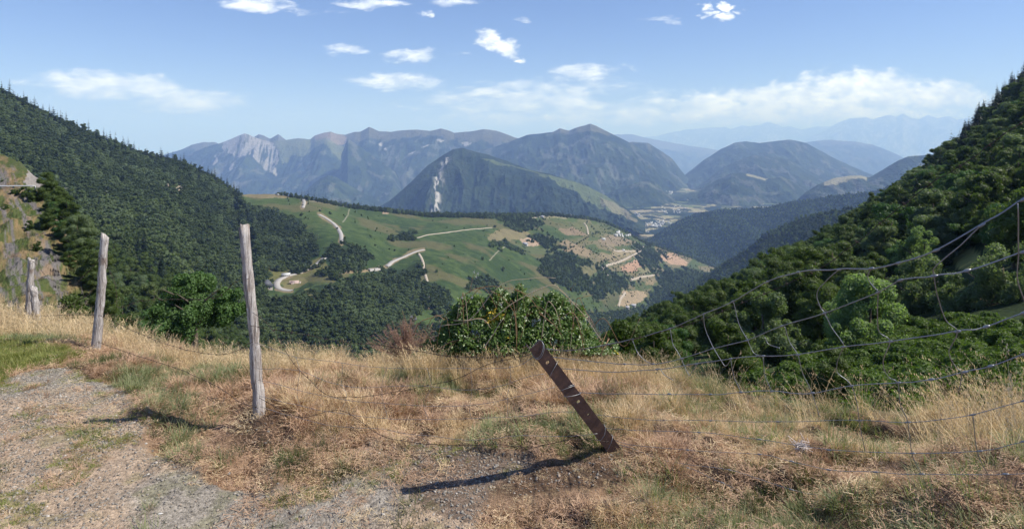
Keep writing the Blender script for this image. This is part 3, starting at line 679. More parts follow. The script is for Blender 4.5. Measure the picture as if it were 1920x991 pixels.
# ------------------------------------------------------------------ tree building
def leafquads(C, N, s, rng, asp=.7):
    """one quad per centre, facing roughly N"""
    n = len(C); R = rng.normal(size=(n, 3)); N = N / (np.linalg.norm(N, axis=1)[:, None] + 1e-9)
    A = np.cross(N, R); A /= np.linalg.norm(A, axis=1)[:, None] + 1e-9; B = np.cross(N, A)
    s = np.broadcast_to(s, (n,))[:, None]
    V = np.stack([C - A * s * asp, C + B * s * .25 - 0 * A - B * s, C + A * s * asp, C + B * s], 1)
    return V.reshape(-1, 3), np.arange(n * 4).reshape(-1, 4)
def crown_data(rng, H, R, base, nlobes, nleaf, leaf, jit=.22, top=1.0, core=.78, flat=.75, lr=(.32, .52)):
    """crown of overlapping clumps; returns V, Q, var"""
    L = []
    for i in range(nlobes):
        a = rng.random() * 2 * pi; h = rng.random() ** .8
        rr = R * (math.sin(pi * min(max(.12 + .80 * h, 0), 1)) ** .6) * (1.12 - lr[1]) * rng.random() ** .4
        r = R * rng.uniform(*lr) * (1.1 - .35 * h)
        L.append((rr * math.cos(a), rr * math.sin(a), base + (H - base) * (.12 + h * .80 * top) , r))
    L.append((0, 0, base + (H - base) * .45, R * (.6 if lr[0] > .3 else .5))); L = np.array(L); L[:, 2] = np.minimum(L[:, 2], H - L[:, 3] * flat)
    k = rng.choice(len(L), nleaf, p=L[:, 3] ** 2 / (L[:, 3] ** 2).sum())
    D = rng.normal(size=(nleaf, 3)); D[:, 2] = D[:, 2] * .9 + .25; D /= np.linalg.norm(D, axis=1)[:, None]
    rad = L[k, 3] * (1 - rng.random(nleaf) ** 2 * jit * 1.6 + rng.normal(size=nleaf) * .05)
    C = L[k, :3] + D * rad[:, None] * np.array([1, 1, flat])
    # keep only leaves outside other lobes
    keep = np.ones(nleaf, bool)
    for j in range(len(L)):
        d = np.linalg.norm((C - L[j, :3]) / np.array([1, 1, flat]), axis=1); keep &= ~((d < L[j, 3] * .72) & (k != j))
    C = C[keep]; D = D[keep]; N = D + rng.normal(size=C.shape) * .55
    V, Q = leafquads(C, N, leaf * rng.uniform(.6, 1.3, len(C)), rng)
    var = np.clip(.5 + .25 * rng.normal(size=len(Q)) + .0, 0, 1)
    # inner foliage mass
    if core:
        for (x, y, z, r) in L:
            nu, nv = 8, 5; th = np.linspace(0, 2 * pi, nu, endpoint=False); ph = np.linspace(.05, pi - .05, nv)
            TH, PH = np.meshgrid(th, ph); q = r * core * rng.uniform(.85, 1.1, TH.shape)
            S = np.stack([x + q * np.sin(PH) * np.cos(TH), y + q * np.sin(PH) * np.sin(TH), z + q * flat * np.cos(PH)], -1).reshape(-1, 3)
            i = np.arange((nv - 1) * nu); f = np.stack([i, (i // nu) * nu + (i + 1) % nu, (i // nu + 1) * nu + (i + 1) % nu, i + nu], 1)
            Q = np.concatenate([Q, f[:, ::-1] * -1 * -1 + len(V)]); V = np.concatenate([V, S]); var = np.concatenate([var, np.full(len(f), .1)])
    return V, Q, var
def trunk_mb(rng, H, r, base, R, limbs=5):
    b = MB(); lean = rng.normal(size=2) * .03 * H
    pts = [(lean[0] * q ** 2, lean[1] * q ** 2, -1.2 + (H * .75 + 1.2) * q) for q in np.linspace(0, 1, 7)]
    b.tube(pts, np.linspace(r * 1.25, r * .25, 7), 7)
    for i in range(limbs):
        a = rng.random() * 2 * pi; z0 = base * .7 + (H * .5 - base * .5) * i / max(limbs, 1); e = R * rng.uniform(.5, .8)
        b.tube([(0, 0, z0), (math.cos(a) * e * .4, math.sin(a) * e * .4, z0 + e * .35), (math.cos(a) * e, math.sin(a) * e, z0 + e * .75)], [r * .5, r * .32, r * .08], 5)
    return b
def fir_data(rng, H, R, nw, per, w=.55, base=.06):
    Vs = []; var = []
    for i in range(nw):
        q = (i + rng.random() * .6) / nw; z = H * (base + (1 - base) * q); r = R * (1 - q) ** .85 * rng.uniform(.8, 1.15) + .12
        for k in range(max(4, int(per * (1 - q * .6)))):
            a = rng.random() * 2 * pi; rr = r * rng.uniform(.6, 1.1); dr = -.22 * rr + rng.normal() * .05
            d = np.array([math.cos(a), math.sin(a), 0]); s = np.array([-d[1], d[0], 0])
            for (f0, f1, w0, w1) in ((.02, .55, .2, 1.0), (.45, 1.0, 1.0, .12)):
                ww = w * rr * .55
                p0 = d * rr * f0 + [0, 0, z + dr * f0 + .12 * rr * (1 - f0)]; p1 = d * rr * f1 + [0, 0, z + dr * f1 * 1.2]
                tw = np.array([0, 0, rng.normal() * .12 * rr])
                Vs += [p0 - s * ww * w0, p1 - s * ww * w1 - tw, p1 + s * ww * w1, p0 + s * ww * w0 + tw]; var.append(rng.random())
    V = np.array(Vs); return V, np.arange(len(V)).reshape(-1, 4), np.array(var)
def joined_proto(name, trunk, cd, lm):
    """trunk and crown in one mesh, only for the woods that nobody could count"""
    V, Q, var = cd; tv = np.concatenate(trunk.V); tq = np.concatenate(trunk.Q)
    me = mesh_from(name, np.concatenate([V, tv]), [np.concatenate([Q, tq + len(V)])], [lm, M['bark']],
                   mi=np.r_[np.zeros(len(Q)), np.ones(len(tq))], fattr=np.r_[var, np.zeros(len(tq))])
    return bpy.data.objects.new(name, me)
def scatter(name, protos, P, rot, scl, pid, kind='stuff'):
    """one object that draws many small pieces over the ground"""
    coll = bpy.data.collections.new(name + '_kinds')
    for i, p in enumerate(protos): p.name = '%s_kind_%02d' % (name, i); coll.objects.link(p)
    me = bpy.data.meshes.new(name); me.vertices.add(len(P)); me.vertices.foreach_set('co', np.asarray(P, np.float32).ravel())
    a = me.attributes.new('rot', 'FLOAT_VECTOR', 'POINT'); a.data.foreach_set('vector', np.asarray(rot, np.float32).ravel())
    scl = np.asarray(scl, np.float32); scl = np.repeat(scl[:, None], 3, 1) if scl.ndim == 1 else scl
    a = me.attributes.new('scl', 'FLOAT_VECTOR', 'POINT'); a.data.foreach_set('vector', scl.ravel())
    a = me.attributes.new('pid', 'INT', 'POINT'); a.data.foreach_set('value', np.asarray(pid, np.int32))
    ob = link(name, me); ob['kind'] = kind
    g = bpy.data.node_groups.new(name, 'GeometryNodeTree')
    g.interface.new_socket('Geometry', in_out='INPUT', socket_type='NodeSocketGeometry')
    g.interface.new_socket('Geometry', in_out='OUTPUT', socket_type='NodeSocketGeometry')
    N = g.nodes; gi = N.new('NodeGroupInput'); go = N.new('NodeGroupOutput'); ip_ = N.new('GeometryNodeInstanceOnPoints'); ci = N.new('GeometryNodeCollectionInfo')
    ci.inputs['Collection'].default_value = coll; ci.inputs['Separate Children'].default_value = True; ci.inputs['Reset Children'].default_value = True
    def named(n, typ):
        q = N.new('GeometryNodeInputNamedAttribute'); q.data_type = typ; q.inputs[0].default_value = n
        return [s for s in q.outputs if s.enabled and s.name == 'Attribute'][0]
    L = g.links; L.new(gi.outputs[0], ip_.inputs['Points']); L.new(ci.outputs[0], ip_.inputs['Instance'])
    ip_.inputs['Pick Instance'].default_value = True; L.new(named('pid', 'INT'), ip_.inputs['Instance Index'])
    e2r = N.new('FunctionNodeEulerToRotation'); L.new(named('rot', 'FLOAT_VECTOR'), e2r.inputs[0])
    L.new(e2r.outputs[0], ip_.inputs['Rotation']); L.new(named('scl', 'FLOAT_VECTOR'), ip_.inputs['Scale'])
    L.new(ip_.outputs[0], go.inputs[0]); md = ob.modifiers.new('scatter', 'NODES'); md.node_group = g
    return ob
def sample_sheet(s, n, rng, maskf):
    """points spread evenly over the ground of a sheet; maskf(px,py,x,y)->0..1"""
    P = s['P']; A = P[:-1, :-1]; B = P[:-1, 1:]; C = P[1:, :-1]
    ar = np.linalg.norm(np.cross(B - A, C - A), axis=-1)
    mk = maskf(s['PX'][:-1, :-1], s['PY'][:-1, :-1], A[..., 0], A[..., 1]); w = ar * mk; tot = w.sum()
    idx = rng.choice(w.size, n, p=(w / tot).ravel()); i, j = np.unravel_index(idx, w.shape)
    u = rng.random(n)[:, None]; v = rng.random(n)[:, None]; D = P[i + 1, j + 1]
    X = (P[i, j] * (1 - u) + P[i, j + 1] * u) * (1 - v) + (P[i + 1, j] * (1 - u) + D * u) * v
    return X, tot
def thin(X, r):
    """drop points closer than r (array) to an earlier one"""
    cell = {}; out = []; cs = float(np.max(r))
    for k in range(len(X)):
        cx, cy = int(X[k, 0] // cs), int(X[k, 1] // cs); ok = True
        for a in (-1, 0, 1):
            for b in (-1, 0, 1):
                for q in cell.get((cx + a, cy + b), ()):
                    if (X[q, 0] - X[k, 0]) ** 2 + (X[q, 1] - X[k, 1]) ** 2 < (.5 * (r[k] + r[q])) ** 2: ok = False; break
                if not ok: break
            if not ok: break
        if ok: cell.setdefault((cx, cy), []).append(k); out.append(k)
    return np.array(out)
rg = np.random.default_rng(5)
# far versions (8 m crowns) and near versions
FARB = [joined_proto('b%d' % i, trunk_mb(rg, 9, .2, 1, 3, 0), crown_data(rg, 7.2 + i * .5, 4.7, .2, 13, 760, .52, lr=(.26, .46)), M['leaf_far']) for i in range(4)]
M['leaf_far2'] = leaf_mat('broad_leaves_light', (.06, .09, .024), (.12, .155, .05), .35)
FARB += [joined_proto('c%d' % i, trunk_mb(rg, 9, .2, 1, 3, 0), crown_data(rg, 7.4 + i * .9, 4.5, .2, 12, 760, .5, lr=(.26, .46)), M['leaf_far2' if i == 0 else 'greyleaf']) for i in range(2)]
FARF = [joined_proto('f%d' % i, trunk_mb(rg, 13, .2, 1, 3, 0), fir_data(rg, 16, 2.9, 13, 10), M['fir']) for i in range(3)]
MIDB = []
for i in range(5):
    H = rg.uniform(9, 12); R = rg.uniform(3.6, 4.8)
    cd = crown_data(rg, H, R, .6, 26, 15000, .135, .3, lr=(.2, .42)); MIDB.append((H, R, trunk_mb(rg, H, .22, 1.5, R), cd))
MIDF = []
for i in range(3):
    H = rg.uniform(14, 18); MIDF.append((H, 3.0, trunk_mb(rg, H, .22, 2, 1, 0), fir_data(rg, H, rg.uniform(2.6, 3.3), 34, 17, .34)))
BMESH = [(tr.mesh('trunk', [M['bark']]), mesh_from('crown', cd[0], cd[1], [M['leaf']], fattr=cd[2]), H, R) for H, R, tr, cd in MIDB]
for i in (0, 1, 2, 3):
    H, R, tr, cd = MIDB[i]; BMESH.append((BMESH[i][0], mesh_from('crown', cd[0], cd[1], [M[('greyleaf', 'leaf_far2', 'ash_left', 'leaf_far2')[i]]], fattr=cd[2]), H, R))
FMESH = [(tr.mesh('trunk', [M['bark']]), mesh_from('crown', cd[0], cd[1], [M['fir']], fattr=cd[2]), H, R) for H, R, tr, cd in MIDF]
MIDBJ = [joined_proto('mb%d' % i, tr, cd, M['leaf']) for i, (H, R, tr, cd) in enumerate(MIDB)]

def forest(sheet_, n, rng, maskf, spacing, fir=.0, firf=None, sc=(.7, 1.15)):
    X, tot = sample_sheet(sheet_, n, rng, maskf)
    s = rng.uniform(sc[0], sc[1], len(X)); k = thin(X, s * spacing); X = X[k]; s = s[k]
    px, py = proj(X); pf = firf(px, py, X) if firf else np.full(len(X), fir)
    return X, s, rng.random(len(X)) < pf
trees = []   # (x,y,z,scale,isfir,region)
def put(reg, X, s, isf):
    for k in range(len(X)): trees.append((X[k, 0], X[k, 1], X[k, 2], s[k], bool(isf[k]), reg))
lefts, rights = SH['left'], SH['right']
bank_edge = [(-400, 300), (0, 300), (62, 340), (84, 360), (112, 420), (165, 540), (220, 620), (300, 700)]
def mleft(px, py, x, y):
    hide = (px < 60) & (py > ip(px, bank_edge) + 60)
    return (~hide) * (py < 700) * (1 - .93 * inpoly(px, py, [(308, 345), (325, 338), (350, 352), (335, 370), (316, 362)]))
def fleft(px, py, X):
    edge = ip(px, LC); return np.clip(.85 - (py - edge) / 16, 0, 1) * .8 + .10 * (fbm(X[:, 0] / 60, X[:, 1] / 60, 3, 7) > .55)
put('left', *forest(lefts, 60000, rg, mleft, 5.0, firf=fleft, sc=(.55, 1.35)))
def mright(px, py, x, y):
    m = (px < 1990) * (py < 785) * 1.0
    m = m * (1 - ((py > 632) & (px > 1660))) * (1 - (np.hypot((px - 1815) / 34, (py - 495) / 26) < 1)) * (1 - (np.hypot((px - 1835) / 40, (py - 565) / 14) < 1))
    return m
def fright(px, py, X):
    edge = ip(px, RC); return (np.clip(1.1 - (py - edge) / 60, 0, 1) * sst(px, 1640, 1800) * .85 + .03 + .06 * (px < 1200))
Xr, sr_, fr_ = forest(rights, 30000, rg, mright, 5.6, firf=fright, sc=(.5, 1.4))
SIL = [(1060, 665), (1140, 614), (1200, 582), (1290, 540), (1380, 503), (1450, 466), (1530, 428), (1600, 386), (1650, 348), (1700, 316), (1750, 285), (1790, 238), (1840, 178), (1880, 148), (1920, 104), (2100, -60)]
px, py = proj(Xr); ph = F * np.where(fr_, 17., 12.0) * sr_ / Xr[:, 1]; room = py - ip(px, SIL) - rg.uniform(-4, 10, len(px)) - 22 * sst(-Xr[:, 1], -90, -45); kk_ = np.clip(np.minimum(room, 165) / ph, 0, 1)
sr_ = sr_ * kk_; ok = (kk_ > .35) & (sr_ > .22); put('right', Xr[ok], sr_[ok], fr_[ok])
def mpast(px, py, x, y):
    py = py - 5.0 * F / y * .9
    w = np.zeros(px.shape, bool)
    qx = px + (fbm(x / 30, y / 30, 3, 3) - .5) * 46; qy = py + (fbm(x / 30, y / 30, 3, 4) - .5) * 26
    for poly in WOODS: w |= inpoly(qx, qy, poly)
    r = np.ones(px.shape)
    for _, wd, pts, _k in ROADS[:5]: r = r * (seg_dist(px, py, pts) > 7)
    low = (py > ip(px, [(380, 560), (600, 585), (800, 605), (1000, 600), (1300, 560)]))
    return (w | low) * r * (py < 700)
X, s, f = forest(past, 42000, rg, mpast, 5.6, fir=.03, sc=(.7, 1.1)); put('hill', X, s, f)
# thin rows: the dark treeline along the crest, lone bushes on the pasture and beside fields
def mcrest(px, py, x, y):
    d = py - ip(px, PCREST); return ((d < ip(px, [(470, 0), (560, 1.5), (640, 3), (780, 4), (930, 6), (1010, 4), (1130, 1.6), (1300, 2)])) & (px > 520)) * 1.0
X, s, f = forest(past, 9000, rg, mcrest, 5.0, fir=.3, sc=(.8, 1.2)); put('crest', X, s, f)
def mlone(px, py, x, y): return (py < 600) * (.5 + 2.6 * sst(px, 1000, 1150)) * sst(fbm(x / 50, y / 50, 3, 88), .42, .6)
X, s, f = forest(past, 1900, rg, mlone, 5, sc=(.18, .55)); put('lone', X, s, f)
hedge = [[(1060, 470), (1075, 462), (1110, 440), (1150, 428)], [(1100, 500), (1130, 492), (1175, 476)], [(1150, 432), (1190, 455), (1240, 470), (1290, 485)], [(1100, 412), (1112, 430), (1130, 440)],
         [(1010, 430), (1030, 440), (1060, 458)], [(1180, 520), (1215, 512), (1240, 520)], [(925, 452), (950, 462), (985, 472)], [(1200, 450), (1190, 470), (1215, 490)], [(1160, 440), (1180, 460), (1200, 470)], [(640, 455), (660, 462), (690, 478)],
         [(1230, 545), (1245, 520), (1300, 505)], [(560, 512), (600, 498), (607, 486)], [(1150, 505), (1170, 512), (1200, 510)]]
pts = []
for h in hedge:
    for (a, b), (c, d) in zip(h[:-1], h[1:]):
        for q in np.arange(0, 1, 3.2 / math.hypot(c - a, d - b)): pts.append(onsheet(past, a + (c - a) * q + rg.normal() * 1.6, b + (d - b) * q + rg.normal() * 1.1))
pts = np.array(pts); put('hedge', pts, rg.uniform(.45, .8, len(pts)), np.zeros(len(pts), bool))
for (a, b, sc) in ((565, 377, .6), (578, 383, .5), (600, 397, .6), (619, 402, .8), (541, 377, .5), (565, 404, .9), (632, 430, .5), (905, 487, .9), (943, 507, .9), (1008, 487, .6), (1002, 417, .7), (1032, 420, .6), (928, 426, 1.0), (1165, 485, .6), (1195, 420 + 20, .6), (740, 470, .5), (730, 467, .5), (818, 510, .8), (1155, 470, .6), (1140, 444, .7), (655, 462, .9), (646, 452, .8)):
    p = onsheet(past, a, b); trees.append((*p, sc, False, 'lone'))
# trees of the ridge behind the near slope and of the wood beyond
Q = SH['Q']; X, s, f = forest(Q, 9000, rg, lambda px, py, x, y: (py < 560) * 1.0, 7.0, fir=.12, sc=(.8, 1.15)); put('ridge', X, s, f)
X, s, f = forest(SH['P'], 16000, rg, lambda px, py, x, y: (py < 500) * 1.0, 9.0, fir=.1, sc=(.9, 1.2)); put('ridge', X, s, f)
# shrubs on the rocky bank
bk = SH['bank']
for (a, b, sc) in ((88, 372, .55), (98, 372, .5), (110, 380, .6), (100, 402, .5), (118, 398, .6), (112, 425, .6), (92, 432, .4), (125, 430, .7), (28, 362, .28), (118, 450, .5), (135, 470, .5), (150, 490, .5), (168, 520, .5), (70, 470, .22), (55, 430, .22), (10, 395, .2),
                   (60, 372, .35), (45, 366, .3), (150, 445, .7), (140, 415, .6), (185, 548, .5), (178, 500, .7), (5, 340, .15), (72, 340, .2), (200, 590, .5), (130, 500, .35), (160, 555, .25)):
    p = onsheet(bk, a, b); trees.append((*p, sc * .55, False, 'bank'))

# --- what stands largest in view becomes a tree of its own, the rest is woods
EDGE = [(-100, 560), (110, 590), (240, 620), (350, 645), (480, 662), (960, 665), (1200, 680), (1440, 745), (1700, 772), (1920, 745), (2000, 740)]
T = np.array([t_[:5] for t_ in trees], float); reg = np.array([t_[5] for t_ in trees])
hgt = T[:, 3] * np.where(T[:, 4] > 0, 15.5, 10.0)
px, py = proj(T[:, :3]); top = HZ - F * (T[:, 2] + hgt) / T[:, 1]
vis = (px > 0) & (px < 1920) & (top + 14 < ip(px, EDGE)) & (top > -40)
siz = np.where(vis, F * hgt / T[:, 1], 0)
BIGT = [(365, 588, 47, 'ash_left'), (1625, 640, 46, 'ash'), (1440, 640, 48, 'greyleaf'), (1740, 570, 62, 'greyleaf'), (1728, 470, 85, 'ash'), (1885, 560, 52, 'greyleaf')]
for (a, b, Y, _m) in BIGT:   # keep the place of the modelled big trees free
    p = unp(np.array(float(a)), np.array(float(b)), Y); near = (np.hypot(T[:, 0] - p[0], T[:, 1] - Y) < 5.5) | ((np.abs(px - a) < 75) & (T[:, 1] < Y) & (T[:, 1] > Y - 40) & (T[:, 1] > 10))
    siz[near] = -1
# view check along the sight line: skip trees whose crown centre lies behind a nearer crown
order = np.argsort(-siz); chosen = {0: [], 1: []}; lim = {0: 275, 1: 90}; H2 = []
for k in order:
    if siz[k] <= 0: break
    f_ = int(T[k, 4])
    if len(chosen[f_]) >= lim[f_]: continue
    cxp, cyp = px[k], (py[k] + top[k]) / 2 - siz[k] * .28
    hid = 0
    for (a, b, r, Y) in H2:
        if Y < T[k, 1] and abs(a - cxp) < r * .85 and b - r < cyp: hid += 1
        if hid > 2: break
    if hid > 2: continue
    chosen[f_].append(k); H2.append((cxp, (py[k] + top[k]) / 2, siz[k] * .42, T[k, 1]))
LBL = {('left', 0): ('dark green broadleaf tree in the dense wood on the steep left-hand mountainside', 'broadleaf trees of the left mountainside'),
       ('left', 1): ('dark pointed fir standing along the skyline of the wooded left mountainside', 'firs of the left mountainside'),
       ('right', 0): ('rounded broadleaf tree in the shaded wood on the steep right-hand slope', 'broadleaf trees of the right slope'),
       ('right', 1): ('dark pointed fir rising from the wooded right-hand slope', 'firs of the right slope'),
       ('hill', 0): ('broadleaf tree in the woods below the hairpin road', 'broadleaf trees of the valley woods'),
       ('hill', 1): ('dark fir among the valley woods below the hairpin road', 'firs of the valley woods'),
       ('hedge', 0): ('small broadleaf tree in a field hedge on the pasture hill', 'hedge trees of the pasture hill'),
       ('lone', 0): ('lone bushy tree standing on the open green pasture hill', 'lone trees of the pasture hill'),
       ('crest', 0): ('dark tree in the belt along the crest of the pasture hill', 'trees of the crest belt'),
       ('crest', 1): ('dark fir in the belt along the crest of the pasture hill', 'firs of the crest belt'),
       ('bank', 0): ('green shrubby tree growing out of the rocky bank by the ledge road', 'shrubby trees of the rocky bank'),
       ('ridge', 0): ('broadleaf tree on the shaded ridge behind the right slope', 'broadleaf trees of the ridge behind'),
       ('ridge', 1): ('fir on the shaded ridge behind the right slope', 'firs of the ridge behind')}
def zone(rg_, f_, a, b_, tp):
    base = LBL.get((rg_, f_), LBL[('hill', f_)])
    if rg_ == 'right':
        d = b_ - ip(a, RC)
        if f_: w_ = 'on the skyline at the very top of' if d < 45 and a > 1800 else ('on the skyline halfway down' if d < 45 else 'amid the broadleaf trees of')
        else:
            w_ = ('on the skyline of' if d < 30 else 'high up below the firs of' if a > 1700 and b_ < 380 else 'halfway up, above the netting, on' if a > 1500 and b_ < 480 else 'low down, seen through the netting, on' if a > 1400 else 'at the dark foot, by the bramble, of')
        k_ = 'dark pointed fir' if f_ else 'rounded broadleaf tree'; return ('%s %s the steep right-hand slope' % (k_, w_), '%s %s the right slope' % ('firs' if f_ else 'broadleaf trees', w_.replace(',', '')))
    if rg_ == 'left':
        d = b_ - ip(a, LC); w_ = 'on the skyline of' if d < 30 else 'beside the rocky bank at the foot of' if a < 260 and b_ > 430 else 'behind the two grey posts at the foot of' if b_ > 520 else 'halfway up'
        k_ = 'dark pointed fir' if f_ else 'dark green broadleaf tree'; return ('%s %s the left-hand mountainside' % (k_, w_), '%s %s the left mountainside' % ('firs' if f_ else 'broadleaf trees', w_))
    if rg_ == 'bank':
        w_ = 'just below the ledge road on' if b_ < 400 else ('low on' if b_ > 500 else 'midway down'); return ('green shrubby tree growing %s the rocky bank' % w_, 'shrubby trees %s the rocky bank' % w_)
    return base
def tree_thing(name, cat, tm, cm, loc, sc, rz, label, group=None, zs=1.0):
    r = thing(name, label, cat, loc, rz, group); r.scale = (sc, sc, sc * zs)
    link('trunk', tm, r); link('crown', cm, r); return r
rt = np.random.default_rng(9)
for f_ in (0, 1):
    for n_, k in enumerate(chosen[f_]):
        tm, cm, H, R = (FMESH if f_ else BMESH)[int(rt.integers(0, 3 if f_ else 9))]
        lb = zone(reg[k], f_, px[k], py[k], top[k])
        tree_thing('fir_tree' if f_ else 'broadleaf_tree', 'fir tree' if f_ else 'broadleaf tree', tm, cm, tuple(T[k, :3] - [0, 0, .3]), T[k, 3], rt.random() * 6.28, lb[0], lb[1], rt.uniform(.9, 1.1))
used = np.zeros(len(T), bool); used[chosen[0]] = True; used[chosen[1]] = True; used |= siz < 0
rest = np.where(~used)[0]
def woods(name, sel):
    k = sel; n = len(k); fir = T[k, 4] > 0; near = (T[k, 1] < 330) & ~fir
    lightk = (fbm(T[k, 0] / 45, T[k, 1] / 45, 4, 15) + rt.normal(size=n) * .12) > .55; pid = np.where(fir, 6 + rt.integers(0, 3, n), np.where(near, 9 + rt.integers(0, 5, n), np.where(lightk, 4 + rt.integers(0, 2, n), rt.integers(0, 4, n))))
    prot = [bpy.data.objects.new('k', p.data) for p in FARB + FARF + MIDBJ]
    rot = np.c_[np.zeros(n), np.zeros(n), rt.random(n) * 6.28]; sc = T[k, 3][:, None] * np.c_[rt.uniform(.85, 1.2, n), rt.uniform(.85, 1.2, n), rt.uniform(.75, 1.25, n)]
    P_ = T[k, :3].copy(); P_[:, 2] -= .6; o = scatter(name, prot, P_, rot, sc, pid); o['label'] = 'dense woods covering the mountainsides and the valley'; return o
woods('forest', rest)

# --- the large trees just below the edge
BIGL = ['large dark green ash tree just below the grassy edge between two grey posts', 'bright green ash tree with rounded clumps behind the right part of the wire netting', 'grey-green feathery ash tree between the bramble and the bright green ash',
        'dark grey-green tree with upright clumps at the edge of the shrubby clearing', 'round-topped light green tree standing above the dark grey-green tree', 'tall grey-green tree at the right border behind the netting']
for (a, b, Y, mt), lb, (Hh, Rr, zb) in zip(BIGT, BIGL, ((9.0, 3.6, 640), (9.8, 4.6, 775), (8.8, 4.0, 765), (9.8, 5.0, 660), (9, 3.8, 545), (13, 5.0, 690))):
    p = unp(np.array(float(a)), np.array(float(zb)), Y)
    if mt == 'ash_left': topy = 512
    else: topy = {1625: 512, 1440: 535, 1740: 475, 1728: 420, 1885: 440}[a]
    Hh = (zb - topy) / F * Y
    VV = []; QQ = []; vv_ = []; k0 = 0
    for (ox, oy, hs, rs_, nn_) in ((0, 0, 1, .72, 22000), (-.62, .1, .72, .5, 11000), (.60, -.1, .62, .52, 11000), (.15, -.5, .8, .45, 8000)):
        a1, a2, a3 = crown_data(rt, Hh * hs, Rr * rs_, Hh * .05, 26, int(nn_ * (1 if Y < 55 else .6)), .10, .5, core=.55, flat=1.05, lr=(.18, .36))
        VV.append(a1 + [ox * Rr, oy * Rr, 0]); QQ.append(a2 + k0); vv_.append(a3); k0 += len(a1)
    cd = (np.concatenate(VV), np.concatenate(QQ), np.concatenate(vv_))
    tree_thing('broadleaf_tree', 'broadleaf tree', trunk_mb(rt, Hh, .25, 1.5, Rr, 9).mesh('trunk', [M['bark']]), mesh_from('crown', cd[0], cd[1], [M[mt]], fattr=cd[2]), tuple(p), 1, rt.random() * 6, lb)
# bracken and low shrubs of the clearing and below the edge
cd = [crown_data(rt, .9, .8, 0, 6, 1300, .055, .35, core=.7) for _ in range(3)]
prot = [bpy.data.objects.new('k', mesh_from('u', c[0], c[1], [M['bracken']], fattr=c[2])) for c in cd]
X, _ = sample_sheet(rights, 9000, rt, lambda px, py, x, y: (py > 615) * (sst(px, 1600, 1680) + .015 * (px > 1380)) * 1.0)
X = X[thin(X, np.full(len(X), .75))]; n = len(X)
u = scatter('undergrowth', prot, X - [0, 0, .1], np.c_[np.zeros((n, 2)), rt.random(n) * 6], rt.uniform(.7, 1.5, n) * (1 + .0 * n), rt.integers(0, 3, n)); u['label'] = 'bright green bracken covering the clearing below the edge'

# ------------------------------------------------------------------ buildings
def gable(name, label, cat, p, L, Wd, h, rh, rz, wm, rm, group=None, chim=False, win=True, hip=False):
    r = thing(name, label, cat, tuple(p), rz, group); b = MB()
    V = [(-L/2, -Wd/2, -1.5), (L/2, -Wd/2, -1.5), (L/2, Wd/2, -1.5), (-L/2, Wd/2, -1.5), (-L/2, -Wd/2, h), (L/2, -Wd/2, h), (L/2, Wd/2, h), (-L/2, Wd/2, h)]
    Tt = [] if hip else [(4, 7, 8), (5, 9, 6)]
    if not hip: V += [(-L/2, 0, h + rh), (L/2, 0, h + rh)]
    b.add(V, [(0, 1, 5, 4), (1, 2, 6, 5), (2, 3, 7, 6), (3, 0, 4, 7)], Tt); w = link('wall', b.mesh('wall', [wm]), r)
    b = MB(); e = .5; t_ = .25
    if hip:
        z0 = h + .02; V = [(-L/2-e, -Wd/2-e, z0), (L/2+e, -Wd/2-e, z0), (L/2+e, Wd/2+e, z0), (-L/2-e, Wd/2+e, z0), (-L*.12, 0, h + rh), (L*.12, 0, h + rh)]
        b.add(V, [(0, 1, 5, 4), (2, 3, 4, 5), (3, 2, 1, 0)], [(1, 2, 5), (3, 0, 4)])
    else:
        k = rh / (Wd / 2)
        for s_ in (-1, 1):
            V = [(-L/2-e, 0, h+rh+.05), (L/2+e, 0, h+rh+.05), (L/2+e, s_*(Wd/2+e), h-e*k+.05), (-L/2-e, s_*(Wd/2+e), h-e*k+.05)]
            V += [(x_, y_, z_ + t_) for x_, y_, z_ in V]
            b.add(V, [(0, 1, 2, 3), (4, 7, 6, 5), (0, 4, 5, 1), (1, 5, 6, 2), (2, 6, 7, 3), (3, 7, 4, 0)])
    ro = link('roof', b.mesh('roof', [rm]), r)
    if chim: b = MB(); b.box((L * .25, 0, h + rh + .3), (.7, .7, 1.6)); link('chimney', b.mesh('chimney', [wm]), ro)
    if win:
        for x_ in (-L * .28, L * .22):
            b = MB(); b.box((x_, -Wd/2 - .02, h * .55), (1.0, .1, 1.2)); link('window', b.mesh('window', [M['glass_dark']]), w)
        b = MB(); b.box((0, -Wd/2 - .02, .95), (1.1, .1, 1.9)); link('door', b.mesh('door', [M['bark']]), w)
    return r
gable('barn', 'grey stone barn with a steep slate hip roof beside the hairpin bend', 'barn', onsheet(past, 501, 541) + [0, 0, .5], 10, 8, 3, 6.0, .4, M['wall_stone'], M['roof_slate'], hip=True)
gable('shed', 'long shed with a bright pale roof on the outer side of the hairpin bend', 'shed', onsheet(past, 536, 518) + [0, 0, .3], 8.5, 5, 1.6, 1.6, .35, M['wall_stone'], M['roof_tin'])
gable('hut', 'small hut with a flat grey roof beside the track at the foot of the pasture', 'hut', onsheet(past, 801, 560) + [0, 0, .3], 7, 4.5, 2.2, 1.0, .1, M['wall_stone'], M['roof_tin'])
